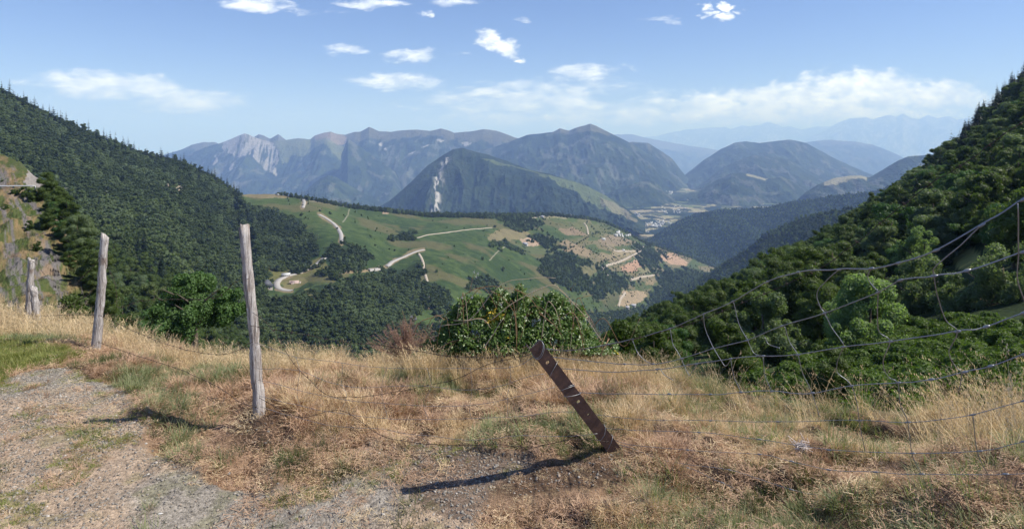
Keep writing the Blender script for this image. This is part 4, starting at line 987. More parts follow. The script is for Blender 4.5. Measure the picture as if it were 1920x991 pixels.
# ruin in the loop of the hairpin
rr = thing('ruin', 'roofless pinkish stone ruin inside the loop of the hairpin bend', 'ruin', tuple(onsheet(past, 552, 532)), .3); b = MB()
for (x_, y_, l_, d_, h_) in ((0, -2.5, 9, .6, 1.8), (0, 2.5, 9, .6, 2.4), (-4.5, 0, .6, 4.4, 2.8), (4.5, 0, .6, 4.4, 1.5), (1, 0, .5, 4.4, 1.9), (-2.5, -3.4, 1.6, 1.2, 1.0), (6, 1, 1.2, 1.4, 1.2)):
    b.box((x_, y_, h_ / 2 - .3), (l_, d_, h_ + .6))
link('wall', b.mesh('wall', [simple('pink_stone', (.52, .40, .36), .9, .1, .35, 1.5)]), rr)
b = MB(); b.box((5.5, -3.2, .6), (1.6, 1.4, 1.4)); b.box((-1, -3.6, .5), (1.2, 1.0, 1.2)); link('rubble_heap', b.mesh('rubble', [M['wall_white']]), rr)
# vehicles
def car(name, label, cat, p, rz, body, van=False):
    r = thing(name, label, cat, tuple(p), rz); b = MB()
    if van: pr = [(-2.5, .4), (-2.5, 2.2), (1.3, 2.25), (2.0, 1.4), (2.6, 1.15), (2.65, .4)]
    else: pr = [(-2.1, .3), (-2.1, .9), (-1.5, 1.42), (.4, 1.45), (1.1, .95), (2.05, .8), (2.1, .3)]
    n = len(pr); V = [(x_, -.88, z_) for x_, z_ in pr] + [(x_, .88, z_) for x_, z_ in pr]
    b.add(V, [(i, (i + 1) % n, (i + 1) % n + n, i + n) for i in range(n)], [(0, i + 1, i) for i in range(1, n - 1)] + [(n, n + i, n + i + 1) for i in range(1, n - 1)])
    bo = link('body', b.mesh('body', [body]), r)
    for s_ in (-1, 1):
        b = MB(); z1, z2 = (1.35, 2.0) if van else (.98, 1.36); b.box((-.1 if not van else .9, s_ * .89, (z1 + z2) / 2), (1.7 if not van else 1.0, .04, z2 - z1)); link('window', b.mesh('window', [M['glass_dark']]), bo)
        for x_ in (-1.35, 1.4):
            b = MB(); b.tube([(x_, s_ * .72, .33), (x_, s_ * .93, .33)], .33, 12); link('wheel', b.mesh('wheel', [M['rubber']]), r)
    return r
car('van', 'white van parked on the tan verge near the crest of the pasture hill', 'van', onsheet(past, 521, 366) + [0, 0, .6], .2, M['car_white'], True)
car('parked_car', 'dark car on the upper bend of the winding road', 'car', onsheet(past, 568, 386) + [0, 0, .9], 1.4, M['roof_slate'])
# farmsteads on the pasture hill
fh = [(985, 459, 'pinkish farmhouse amid trees in the bare tan field'), (1131, 450, 'farmhouse with a bright roof below the field hedges'), (1169, 471, 'little white barn on the loop of the pale farm track'), (1068, 402, 'small farmhouse on the bald crest of the pasture hill'), (1017, 408, 'low farm shed beside the track on the crest'),
      (1186, 574, 'long grey-roofed farmhouse on the hillock above the gorge'), (1176, 578, 'grey-roofed farm building above the gorge')]
for i, (a, b_, lb) in enumerate(fh):
    L = (10, 11, 8, 9, 8, 16, 10)[i]; gable('farmhouse', lb, 'farmhouse', onsheet(past, a, b_) + [0, 0, .3], L, 7, 3.2, 2.4, rt.uniform(-.5, .5), M['wall_white'], (M['roof_far'], M['roof_tin'])[i in (1, 2)], win=i != 2)
# villages on the valley floor and hamlets on the hills
def hamlet(sh, cx_, cy_, rx, ry, n, label, group, sc=1.0, white=.5):
    sc *= .78
    ms = []
    for q in range(3):
        b = MB(); L, Wd, h, rh = (11, 8, 5, 3.2) if q == 0 else ((16, 9, 5.5, 3.4) if q == 1 else (22, 11, 5, 2.5))
        V = [(-L/2, -Wd/2, -3), (L/2, -Wd/2, -3), (L/2, Wd/2, -3), (-L/2, Wd/2, -3), (-L/2, -Wd/2, h), (L/2, -Wd/2, h), (L/2, Wd/2, h), (-L/2, Wd/2, h), (-L/2, 0, h + rh), (L/2, 0, h + rh)]
        b.add(V, [(0, 1, 5, 4), (1, 2, 6, 5), (2, 3, 7, 6), (3, 0, 4, 7), (4, 5, 9, 8), (6, 7, 8, 9)], [(4, 8, 7), (5, 6, 9)])
        ms.append(b.mesh('house', [M['wall_white'], (M['roof_far'], M['roof_tin'], M['roof_tin'])[q]], mi=[0, 0, 0, 0, 1, 1, 0, 0]))
    for k in range(n):
        a = rt.random() * 6.28; r_ = rt.random() ** .6
        o = link('house', ms[int(rt.integers(0, 3))]); o.location = onsheet(sh, cx_ + math.cos(a) * r_ * rx, cy_ + math.sin(a) * r_ * ry) + [0, 0, 1]
        o.rotation_euler = (0, 0, rt.uniform(0, 3.1)); o.scale = (sc * rt.uniform(.8, 1.2),) * 3
        tag(o, label, 'house', group)
v = SH['valley']
hamlet(v, 1188, 407, 16, 8, 34, 'tiny pale house of the scattered village at the foot of the green spur', 'houses of the near village')
hamlet(v, 1232, 420, 26, 6, 38, 'tiny pale house along the stream in the valley bottom village', 'houses along the stream')
hamlet(v, 1205, 434, 12, 4, 10, 'tiny pale house near the mouth of the gorge', 'houses at the gorge mouth')
hamlet(v, 1250, 342 + 18, 12, 5, 26, 'tiny pale house of the distant town where the blue hills meet', 'houses of the distant town', 1.2)
hamlet(v, 1262, 392, 24, 9, 22, 'tiny pale house among the patchwork fields of the valley floor', 'houses of the valley fields')
hamlet(past, 1165, 440, 16, 5, 12, 'small pale house of the hamlet on the right shoulder of the pasture hill', 'hamlet on the shoulder', .75)
# the ledge road: parapet wall and guard rail on the rocky bank
lp = [onsheet(bk, a, 356 + .03 * abs(a)) for a in np.arange(-200, 66, 8)]
P_ = np.array(lp); P_[:, 2] = np.interp(P_[:, 0], [P_[0, 0], P_[-1, 0]], [P_[0, 2] * .5 + P_[-1, 2] * .5] * 2)
P_[:, 1] = np.interp(P_[:, 0], [P_[0, 0], P_[-1, 0]], [P_[:, 1].mean() - .8, P_[:, 1].mean() + .6])
V = []
for dy, dz in ((6.5, -.1), (0.3, -.1)): V.append(P_ + [0, dy, dz + .1])
o = link('road', mesh_from('road', np.array(V).reshape(-1, 3), grid_faces(2, len(P_)), [M['road']])); o['kind'] = 'structure'
w = thing('retaining_wall', 'grey dry-stone retaining wall carrying the ledge road across the rocky bank', 'wall', tuple(P_[len(P_) // 2])); c0 = P_[len(P_) // 2]
b = MB(); A_ = P_ - c0
for i in range(len(A_) - 1):
    q0, q1 = A_[i], A_[i + 1]; V = [q0 + [0, -.25, -2.4], q1 + [0, -.25, -2.4], q1 + [0, .25, -2.4], q0 + [0, .25, -2.4], q0 + [0, 0, .15], q1 + [0, 0, .15], q1 + [0, .3, .15], q0 + [0, .3, .15]]
    b.add(V, [(0, 1, 5, 4), (4, 5, 6, 7), (2, 3, 7, 6), (3, 0, 4, 7), (1, 2, 6, 5)])
link('stonework', b.mesh('stonework', [simple('dry_stone', (.30, .28, .26), .95, .1, .5, 1.6, .1)]), w)
g = thing('guard_rail', 'pale metal guard rail along the ledge road above the retaining wall', 'guard rail', tuple(c0)); b = MB(); b.tube(A_ + [0, .45, .75], .16, 4, squash=.5); link('rail', b.mesh('rail', [M['roof_tin']]), g)
for i in range(0, len(A_), 3):
    b = MB(); b.box(A_[i] + [0, .55, .4], (.12, .12, .8)); link('post', b.mesh('post', [M['wire']]), g)
# ------------------------------------------------------------------ near ground: gravel pull-in and dry grass berm
GP = [(0, 991, 2.6), (480, 991, 2.6), (960, 991, 2.58), (1300, 991, 2.45), (1600, 991, 2.22), (1920, 991, 1.9), (487, 783, 3.57), (178, 660, 5.3), (62, 620, 8.0), (1165, 850, 3.05), (80, 720, 4.2), (250, 800, 3.5),
      (0, 650, 5.6), (0, 615, 8.3), (110, 612, 8.6), (240, 664, 6.1), (350, 688, 5.4), (480, 706, 5.0), (700, 706, 4.95), (960, 706, 4.9), (1200, 724, 4.65), (1440, 800, 3.9), (1600, 830, 3.55), (1700, 842, 3.4), (1800, 840, 3.2), (1920, 828, 2.95),
      (700, 800, 3.5), (960, 800, 3.42), (1440, 870, 2.85), (1700, 870, 2.5), (1920, 850, 2.3), (770, 925, 2.79), (600, 730, 4.05), (900, 730, 4.0), (1200, 760, 3.75)]
gpw = np.array([unp(np.array(float(a)), np.array(float(b)), c) for a, b, c in GP])
ext = np.array([(-3, 1, -1.66), (0, .5, -1.66), (2, .5, -1.4), (3.2, 1.5, -1.1), (4.0, 2.6, -.9), (-6, 3, -1.75), (-8, 6, -2.0), (-12, 9, -2.3), (-5, 0, -1.7), (5, 4, -.8)], float)
gpw = np.vstack([gpw, ext])
_gf = tps_fit(gpw[:, :2], gpw[:, 2], .01)
YE = [(-2500, 10.5), (-200, 9.6), (0, 9.0), (110, 8.6), (240, 6.1), (350, 5.4), (480, 5.0), (700, 4.95), (960, 4.9), (1200, 4.65), (1440, 3.9), (1600, 3.55), (1700, 3.4), (1920, 2.95), (2400, 3.2), (4000, 4.0)]
def ground(x, y):
    x = np.asarray(x, float); y = np.asarray(y, float)
    px = CX + F * x / np.maximum(y, .25); ye = ip(np.clip(px, -2500, 4000), YE) + .10 * (vn(px / 60, px * 0, 5) - .5)
    k = np.minimum(1, ye / np.maximum(y, .25)); d = np.maximum(y - ye, 0)
    z = _gf(x * k, y * k) - .60 * d * d / (d + .9)
    b = (fbm(x * 2.3, y * 2.3, 3, 201) - .5) * .21 + (fbm(x * 7, y * 7, 3, 202) - .5) * .13
    b = b * (1 - .85 * np.exp(-((x - .02) / .45) ** 2 - ((y - 2.85) / .28) ** 2))
    z = z + b * (.25 + .75 * (1 - gravel_mask(px, x, y)))
    return z
def gravel_mask(px, x, y):
    yy = np.maximum(y, .25); zz = _gf(x, yy); py = HZ - F * zz / yy
    qx = px + (fbm(x * 3, y * 3, 4, 203) - .5) * 90; qy = py + (fbm(x * 3, y * 3, 4, 204) - .5) * 44
    p = [(20, 705), (80, 690), (150, 690), (200, 715), (250, 760), (275, 800), (290, 850), (330, 880), (420, 905), (540, 920), (640, 905), (690, 880), (740, 850), (800, 830), (880, 840), (985, 862), (985, 890), (930, 910), (905, 950), (890, 1000), (860, 1400), (-2500, 3000), (-2500, 900), (-150, 790)]
    return inpoly(qx, qy, p) * 1.0
ys = np.concatenate([np.linspace(.3, 2.0, 18)[:-1], np.linspace(2.0, 6.5, 260)[:-1], np.geomspace(6.5, 75, 70)])
xs = np.concatenate([-np.geomspace(60, 3.6, 60)[:-1], np.linspace(-3.6, 3.4, 360)[:-1], np.geomspace(3.4, 60, 50)])
X, Y = np.meshgrid(xs, ys); Z = ground(X, Y); P = np.stack([X, Y, Z], -1)
PXg, PYg = proj(P); gm = gravel_mask(PXg, X, Y)
for _ in range(2): gm[1:-1, 1:-1] = (gm[1:-1, 1:-1] * 2 + gm[:-2, 1:-1] + gm[2:, 1:-1] + gm[1:-1, :-2] + gm[1:-1, 2:]) / 6
n1 = fbm(X * 1.6, Y * 1.6, 5, 205); n2 = fbm(X * 6, Y * 6, 4, 206); n3 = fbm(X * .9, Y * 1.4, 4, 207)
SOIL = lin(.07, .045, .03); THATCH = lin(.20, .13, .082); DIRT = lin(.34, .25, .175); GRAV = lin(.25, .22, .185)
C = mixc(THATCH, SOIL, sst(n1 * .6 + n2 * .4, .48, .62))
dirtc = mixc(GRAV, DIRT, sst(n3, .40, .56) * .9)
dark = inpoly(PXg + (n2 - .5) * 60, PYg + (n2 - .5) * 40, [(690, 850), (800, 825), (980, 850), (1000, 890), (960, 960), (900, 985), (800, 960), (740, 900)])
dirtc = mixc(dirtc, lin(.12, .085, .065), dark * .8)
BARE = [[(310, 700), (400, 715), (430, 760), (360, 760)], [(420, 770), (530, 770), (560, 830), (440, 840)], [(600, 800), (760, 790), (800, 850), (640, 860)], [(900, 865), (1010, 850), (1150, 862), (1190, 890), (1100, 925), (940, 945)], [(1250, 880), (1420, 860), (1600, 890), (1650, 940), (1400, 960)], [(1480, 800), (1640, 790), (1760, 830), (1560, 850)], [(220, 672), (300, 676), (300, 705), (240, 700)]]
def bare_mask(px, py, x, y):
    qx = px + (fbm(x * 4, y * 4, 3, 401) - .5) * 110; qy = py + (fbm(x * 4, y * 4, 3, 402) - .5) * 60; w = np.zeros(np.shape(px), bool)
    for p in BARE: w |= inpoly(qx, qy, p)
    return w * 1.0
bare = bare_mask(PXg, PYg, X, Y)
C = mixc(C, SOIL * 1.1, bare * .85)
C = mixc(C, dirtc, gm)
C = mixc(C, lin(.15, .15, .06), sst(n2, .60, .70) * gm * .4)
turf = inpoly(PXg + (n2 - .5) * 50, PYg + (n2 - .5) * 30, [(-2500, 600), (0, 640), (80, 648), (125, 668), (90, 682), (30, 690), (-10, 705), (-100, 730), (-2500, 900)])
C = mixc(C, lin(.10, .14, .035), turf * .8)
C = mixc(C, lin(.05, .07, .025), sst(Y - ip(PXg, YE), .3, 1.5))
m, t, o = base_mat('dry_ground'); a = t.n('ShaderNodeAttribute', attribute_name='Col'); g = t.n('ShaderNodeNewGeometry'); gat = t.n('ShaderNodeAttribute', attribute_name='grav')
vo = t.n('ShaderNodeTexVoronoi'); t.l(g.outputs['Position'], vo.inputs['Vector']); vo.inputs['Scale'].default_value = 95; vo.inputs['Randomness'].default_value = 1
vo2 = t.n('ShaderNodeTexVoronoi'); t.l(g.outputs['Position'], vo2.inputs['Vector']); vo2.inputs['Scale'].default_value = 42
cr, cg, cb = t.sep(vo.outputs['Color']); dr_, dg_, db_ = t.sep(vo2.outputs['Color'])
nn = t.noise(g.outputs['Position'], 30, 7, .7).outputs[0]; nb = t.noise(g.outputs['Position'], 3.0, 5, .6).outputs[0]
peb = t.m('MULTIPLY_ADD', t.m('ADD', t.m('MULTIPLY', cr, .6), t.m('MULTIPLY', dr_, .4)), 1.1, .42)
kk = t.mix(gat.outputs['Fac'], t.m('MULTIPLY_ADD', nn, 1.2, .4), peb)
kk2 = t.m('MULTIPLY', t.sep(kk)[0], t.m('MULTIPLY_ADD', nb, .6, .7))
v_ = t.n('ShaderNodeVectorMath', operation='SCALE'); t.l(a.outputs['Color'], v_.inputs[0]); t.l(kk2, v_.inputs['Scale'])
hgt_ = t.m('ADD', t.m('MULTIPLY', t.m('SUBTRACT', 1.0, t.m('MULTIPLY', vo.outputs['Distance'], 60.)), .0), t.m('ADD', t.m('MULTIPLY', vo.outputs['Distance'], -1.0), t.m('MULTIPLY', nn, .8)))
principled(t, o, v_.outputs[0], .95, hgt_, .6, .006, .15); M['ground'] = m
me = mesh_from('ground', P.reshape(-1, 3), grid_faces(len(ys), len(xs))[:, ::-1][:, ::-1], [m], True, col=C.reshape(-1, 3))
at_ = me.attributes.new('grav', 'FLOAT', 'POINT'); at_.data.foreach_set('value', gm.ravel().astype(np.float32))
gr_ob = link('ground', me); gr_ob['kind'] = 'structure'
GS = dict(P=P, PX=PXg, PY=PYg)
gmg = gm; dk = dark; tfm = turf

# --- grass
r3 = np.random.default_rng(33)
def tuft(n, h, r, w, lean, rng, droop=.5, seed=0.0, flat=0.0):
    V = []; Qf = []; Tf = []; var = []; k = 0
    a = rng.random(n) * 2 * pi; rr = r * np.sqrt(rng.random(n)); hh = h * rng.uniform(.45, 1.1, n)
    for i in range(n):
        b = np.array([math.cos(a[i]) * rr[i], math.sin(a[i]) * rr[i], -.01]); da = a[i] + rng.normal() * .9
        d = np.array([math.cos(da), math.sin(da), 0]); s = np.array([-d[1], d[0], 0]) * w * rng.uniform(.6, 1.3)
        L = lean * rng.uniform(.2, 1.3); p = b.copy(); ang = L * .4; seg = hh[i] / 3; row = [(b - s, b + s)]
        for q in range(1, 4):
            ang = min(ang + L * droop * .8, 1.5 + flat); p = p + (d * math.sin(ang) + np.array([0, 0, math.cos(ang)])) * seg
            row.append((p - s * (1 - q / 3.4), p + s * (1 - q / 3.4)))
        for (u, v) in row[:3]: V += [u, v]
        V.append(row[3][0]); Qf += [(k, k + 1, k + 3, k + 2), (k + 2, k + 3, k + 5, k + 4)]; Tf.append((k + 4, k + 5, k + 6)); k += 7
        x_ = rng.random(); var += [x_]
        if seed and rng.random() < seed:      # seed head along the tip
            for q in range(7):
                c = p - d * .008 * q - np.array([0, 0, .006 * q * math.cos(ang)]); z_ = rng.normal(size=3) * .004; e = np.array([d[0] * .3, d[1] * .3, 1.]) * .009
                V += [c - e * .5 + z_, c + s * 1.5 + z_, c + e + z_, c - s * 1.5 + z_]; Qf.append((k, k + 1, k + 2, k + 3)); k += 4; var.append(-x_)
    V = np.array(V); Qf = np.array(Qf); Tf = np.array(Tf)
    vv = r3.random(len(Qf) + len(Tf)); return V, [Qf, Tf], vv
def tproto(mat, n, *a, **k):
    V, fl, vv = tuft(n, *a, **k); return bpy.data.objects.new('t', mesh_from('tuft', V, fl, [mat], fattr=vv))
M['straw'] = leaf_mat('straw', (.50, .36, .20), (.84, .68, .44), .3, .6, .3, (1.1, 1.05, .85))
M['straw_pink'] = leaf_mat('reddish_straw', (.32, .195, .12), (.68, .48, .33), .25, .7, .2, (1.1, 1.0, .8))
M['grass'] = leaf_mat('green_grass', (.15, .175, .045), (.34, .33, .12), .35, .55, .3)
M['grass_grey'] = leaf_mat('grey_green_grass', (.15, .18, .09), (.30, .30, .16), .3, .6, .3)
M['grass_dark'] = leaf_mat('dark_grass', (.045, .06, .02), (.13, .15, .05), .3, .6, .3)
TP = []
for i in range(4): TP.append(tproto(M['straw_pink'], 80, .075, .06, .0016, 1.5, r3, .8, flat=.1))      # 0-3 matted
for i in range(4): TP.append(tproto(M['straw'], 70, .11, .05, .0017, 1.2, r3, .7))                     # 4-7 straw
for i in range(3): TP.append(tproto(M['grass_grey'], 60, .11, .05, .0018, .9, r3, .6))                 # 8-10 grey green
for i in range(3): TP.append(tproto(M['grass'], 70, .055, .05, .0018, .9, r3, .6))                     # 11-13 green turf
for i in range(3): TP.append(tproto(M['straw'], 46, .30, .06, .0016, .55, r3, .45, seed=.45))          # 14-16 tall
for i in range(2): TP.append(tproto(M['grass_dark'], 70, .10, .06, .0017, 1.0, r3, .6))                # 17-18 dark
def litter(mat, n, R_, L_):
    V = []; Q = []; 
    for i in range(n):
        a, b_ = r3.random(2) * 2 * pi; p = np.array([math.cos(a), math.sin(a), 0]) * R_ * math.sqrt(r3.random()) + [0, 0, r3.random() * .012]; d = np.array([math.cos(b_), math.sin(b_), r3.normal() * .22]) * L_ * r3.uniform(.4, 1.2) / 2; e = np.array([-math.sin(b_), math.cos(b_), r3.normal() * .3]) * .0012
        V += [p - d - e, p - d + e, p + d + e * .4, p + d - e * .4]; Q.append((4 * i, 4 * i + 1, 4 * i + 2, 4 * i + 3))
    return bpy.data.objects.new('t', mesh_from('litter', np.array(V), np.array(Q), [mat], fattr=r3.random(n)))
LIT = [litter(M['straw'], 60, .08, .032), litter(M['straw_pink'], 80, .08, .028), litter(M['straw_pink'], 70, .09, .040)]
for i in range(2): TP.append(tproto(M['straw'], 9, .42, .07, .0014, .7, r3, .55, seed=1.0))            # 19-20 seed stalks
def place(n, maskf, rng):
    X_, _ = sample_sheet(GS, n, rng, maskf); return X_
def msk(px, py, x, y, inner=1.0):
    ye = ip(np.clip(px, -2500, 4000), YE); g_ = gmg[:-1, :-1]
    return (px > -260) * (px < 2900) * (y > 1.5) * (y < ye + .45) * (1 - .97 * sst(g_, .3, .7)) * (1 - .72 * bare[:-1, :-1]), ye
allP = []; allI = []; allS = []
def addt(Xp, ids, smin, smax, zs=None, patch=False):
    n = len(Xp); allP.append(Xp); allI.append(r3.choice(ids, n)); s = r3.uniform(smin, smax, n)
    if patch: qx_, qy_ = proj(Xp); s = s * (.38 + .75 * sst(fbm(Xp[:, 0] * 2.3, Xp[:, 1] * 2.3, 3, 333), .35, .65)) * (1 - .42 * sst(-(Xp[:, 1] - ip(qx_, YE)), 1.0, 1.9) * (qx_ < 1250)) * (1 - .48 * sst(qx_, 1150, 1350)) * (1 - .5 * ((qx_ > 880) & (qx_ < 1200) & (qy_ > 850) & (qy_ < 950)))
    allS.append(np.c_[s, s, s * (zs if zs is not None else 1)])
TP += LIT
X_ = place(8000, lambda px, py, x, y: (lambda mm, ye: (px > -260) * (px < 2900) * (y > 1.5) * (y < ye) * (1 - tfm[:-1, :-1] * .8) * (1 - .985 * sst(gmg[:-1, :-1], .2, .9) * (1 - .35 * sst(fbm(x * 2.6, y * 2.6, 3, 340), .54, .62))) / (1 + .1 * y))(*msk(px, py, x, y)), r3); addt(X_, [21, 22, 23], .6, 1.2)
# matted reddish straw
X_ = place(19500, lambda px, py, x, y: msk(px, py, x, y)[0] * (1 - .85 * tfm[:-1, :-1]) * (.10 + sst(fbm(x * 2.1, y * 2.1, 4, 301), .42, .54)) * (.55 + .45 * (px < 1300)) / (1 + .15 * y), r3); addt(X_, [0, 1, 2, 3], .6, 1.5, patch=True)
# straw
X_ = place(9800, lambda px, py, x, y: msk(px, py, x, y)[0] * (1 - tfm[:-1, :-1]) * (.15 + sst(fbm(x * 1.1 + 9, y * 1.1, 4, 302), .45, .6) + .6 * sst(px, 1150, 1500)) * sst(px - (py - 700) * .6, 380, 560) * sst(fbm(x * 4.1 + 9, y * 4.1, 3, 309), .43, .54), r3); addt(X_, [4, 5, 6, 7], .55, 1.25, patch=True)
# grey-green between the posts and beyond
X_ = place(5200, lambda px, py, x, y: msk(px, py, x, y)[0] * (1 - tfm[:-1, :-1]) * sst(fbm(x * 1.5 + 4, y * 1.5, 4, 303), .50, .62) * (.35 + .9 * sst(760 - py, 0, 60)), r3); addt(X_, [8, 9, 10], .5, 1.2)
# dark weeds near the berm foot
X_ = place(3600, lambda px, py, x, y: msk(px, py, x, y)[0] * sst(fbm(x * 1.9 + 14, y * 1.9, 4, 304), .54, .64) * (1 - tfm[:-1, :-1]), r3); addt(X_, [17, 18], .4, 1.0)
# green turf at the left, tufts scattered over the gravel
X_ = place(5200, lambda px, py, x, y: (px > -260) * (px < 2900) * (tfm[:-1, :-1] * (y < 8)) * 1.0, r3); addt(X_, [11, 12, 13], .7, 1.4)
X_ = place(800, lambda px, py, x, y: (px > -260) * (px < 1100) * (y > 1.8) * (gmg[:-1, :-1] > .5) * sst(fbm(x * 3.2, y * 3.2, 3, 305), .58, .66), r3); addt(X_, [11, 12, 13, 11, 12, 0, 1], .3, .8, .6)
# tall pale grass along the edge
X_ = place(1150, lambda px, py, x, y: (lambda mm, ye: mm * sst(y, ye - .75, ye - .2) * (px > 0) * (.15 + 1.2 * ((px > 190) & (px < 640)) + .85 * ((px > 690) & (px < 1260)) + .03 * (px > 1260)) * (.4 + sst(fbm(x * 2, y * 2, 3, 306), .45, .6)))(*msk(px, py, x, y)), r3); addt(X_, [14, 15, 16], .35, .72)
X_ = place(230, lambda px, py, x, y: (px > 770) * (px < 1180) * (y > 4.15) * (y < 4.75) * 1.0, r3); addt(X_, [14, 15, 16, 14, 15, 8], .5, .85)
X_ = place(700, lambda px, py, x, y: (lambda mm, ye: mm * (px < 260) * sst(y, 5.8, 6.6) * 1.0)(*msk(px, py, x, y)), r3); addt(X_, [14, 15, 16, 8], .7, 1.15)
X_ = place(150, lambda px, py, x, y: (lambda mm, ye: mm * (px > 1240) * sst(y, ye - .6, ye - .1) * 1.0)(*msk(px, py, x, y)), r3); addt(X_, [19, 20], .5, .9)
X_ = place(260, lambda px, py, x, y: (lambda mm, ye: mm * (px > 1720) * (py < 900) * sst(y, ye - 1.0, ye - .5) * 1.0)(*msk(px, py, x, y)), r3); addt(X_, [19, 20, 14, 15], .7, 1.1)
AP = np.concatenate(allP); AI = np.concatenate(allI); AS = np.concatenate(allS); n = len(AP)
qx_, qy_ = proj(AP); AS = AS * np.where((qx_ > 880) & (qx_ < 1170) & (qy_ > 838) & (qy_ < 950), .5, 1.)[:, None]
rot = np.c_[r3.normal(size=(n, 2)) * np.where(AI < 8, .38, .14)[:, None], r3.random(n) * 6.28]
gso = scatter('grass', TP, AP, rot, AS, AI); gso['label'] = 'dry straw-coloured and green grass covering the berm'
# --- loose gravel
GPR = []
for i in range(6):
    b = MB(); ic = []; nu, nv = 6, 4
    for v_i in range(nv + 1):
        for u_i in range(nu):
            th = u_i / nu * 2 * pi; ph = v_i / nv * pi; q = r3.uniform(.7, 1.1); ic.append((q * math.sin(ph) * math.cos(th), q * .75 * math.sin(ph) * math.sin(th), q * .45 * math.cos(ph)))
    b.add(ic, [(j * nu + k, j * nu + (k + 1) % nu, (j + 1) * nu + (k + 1) % nu, (j + 1) * nu + k) for j in range(nv) for k in range(nu)])
    m, t, o = base_mat('pebble_%d' % i) if i == 0 else (M['pebble'], None, None)
    if i == 0:
        oi = t.n('ShaderNodeObjectInfo'); c_ = t.ramp(oi.outputs['Random'], [(0, (.14, .125, .11)), (.35, (.22, .20, .172)), (.7, (.29, .26, .225)), (.93, (.30, .23, .17)), (1, (.46, .43, .39))])
        principled(t, o, c_, .85, spec=.25); M['pebble'] = m
    GPR.append(bpy.data.objects.new('p', b.mesh('pebble', [M['pebble']])))
X_ = place(36000, lambda px, py, x, y: (px > -200) * (px < 1250) * (y > 1.9) * (y < 5.5) * (np.maximum(gmg[:-1, :-1], .35 * bare[:-1, :-1]) * (.5 + sst(fbm(x * 2, y * 2, 4, 310), .4, .6)) + .025), r3); n = len(X_)
gv = scatter('gravel', GPR, X_ + [0, 0, .001], np.c_[r3.normal(size=(n, 2)) * .3, r3.random(n) * 6.28], .0024 + .0095 * r3.random(n) ** 5, r3.integers(0, 6, n)); gv['label'] = 'loose grey gravel of the pull-in'

# ------------------------------------------------------------------ posts
def post(name, label, base, top, Yb, Yt, r0, r1, seed, notch=True):
    rng = np.random.default_rng(seed); B = unp(np.array(float(base[0])), np.array(float(base[1])), Yb); Tp = unp(np.array(float(top[0])), np.array(float(top[1])), Yt)
    D = Tp - B; n = 22; b = MB(); sides = 14; gro = 1 + .16 * (rng.random(sides) - .5) * 2; V = []
    w = np.cumsum(rng.normal(size=(n, 2)) * .0018, axis=0)
    A = np.array([-.35] + list(np.linspace(0, 1, n - 1)))
    for i in range(n):
        q = A[i]; c = D * q + np.array([w[i, 0], w[i, 1], 0]) + np.array([math.sin(q * 3.1) * .008, 0, 0]); r = (r0 + (r1 - r0) * max(q, 0)) * (1 + .05 * rng.normal())
        for k in range(sides):
            th = k / sides * 2 * pi; rr = r * gro[k] * (1 + .05 * rng.normal())
            dz = 0
            if i == n - 1 and notch: dz = .022 * math.cos(th * 1 + seed) + rng.uniform(-.012, .006) - (.05 if k in (3, 4) else 0)
            V.append(c + np.array([math.cos(th) * rr, math.sin(th) * rr, dz]))
        if i == n - 1: V.append(c + np.array([0, 0, -.004]))
    Qf = [(i * sides + k, i * sides + (k + 1) % sides, (i + 1) * sides + (k + 1) % sides, (i + 1) * sides + k) for i in range(n - 1) for k in range(sides)]
    Tf = [((n - 1) * sides + k, (n - 1) * sides + (k + 1) % sides, n * sides) for k in range(sides)]
    b.add(V, Qf, Tf); o = link(name, b.mesh(name, [M['wood']]), None, tuple(B)); tag(o, label, 'fence post'); return B, Tp
B1, T1 = post('wooden_post', 'tall weathered grey wooden fence post in front of the hairpin road', (487, 785), (457, 424), 3.57, 3.52, .031, .025, 1)
B2, T2 = post('wooden_post', 'weathered pale wooden fence post standing in long grass at the corner of the gravel', (178, 662), (195, 440), 5.3, 5.25, .038, .031, 2)
B3, T3 = post('wooden_post', 'thin bleached wooden post, the taller of the crossed pair by the rocky bank', (50, 622), (58, 485), 8.0, 7.95, .045, .033, 3)
B4, T4 = post('wooden_post', 'short broken bleached post, the lower of the crossed pair by the rocky bank', (70, 622), (64, 537), 7.9, 7.85, .050, .034, 4)
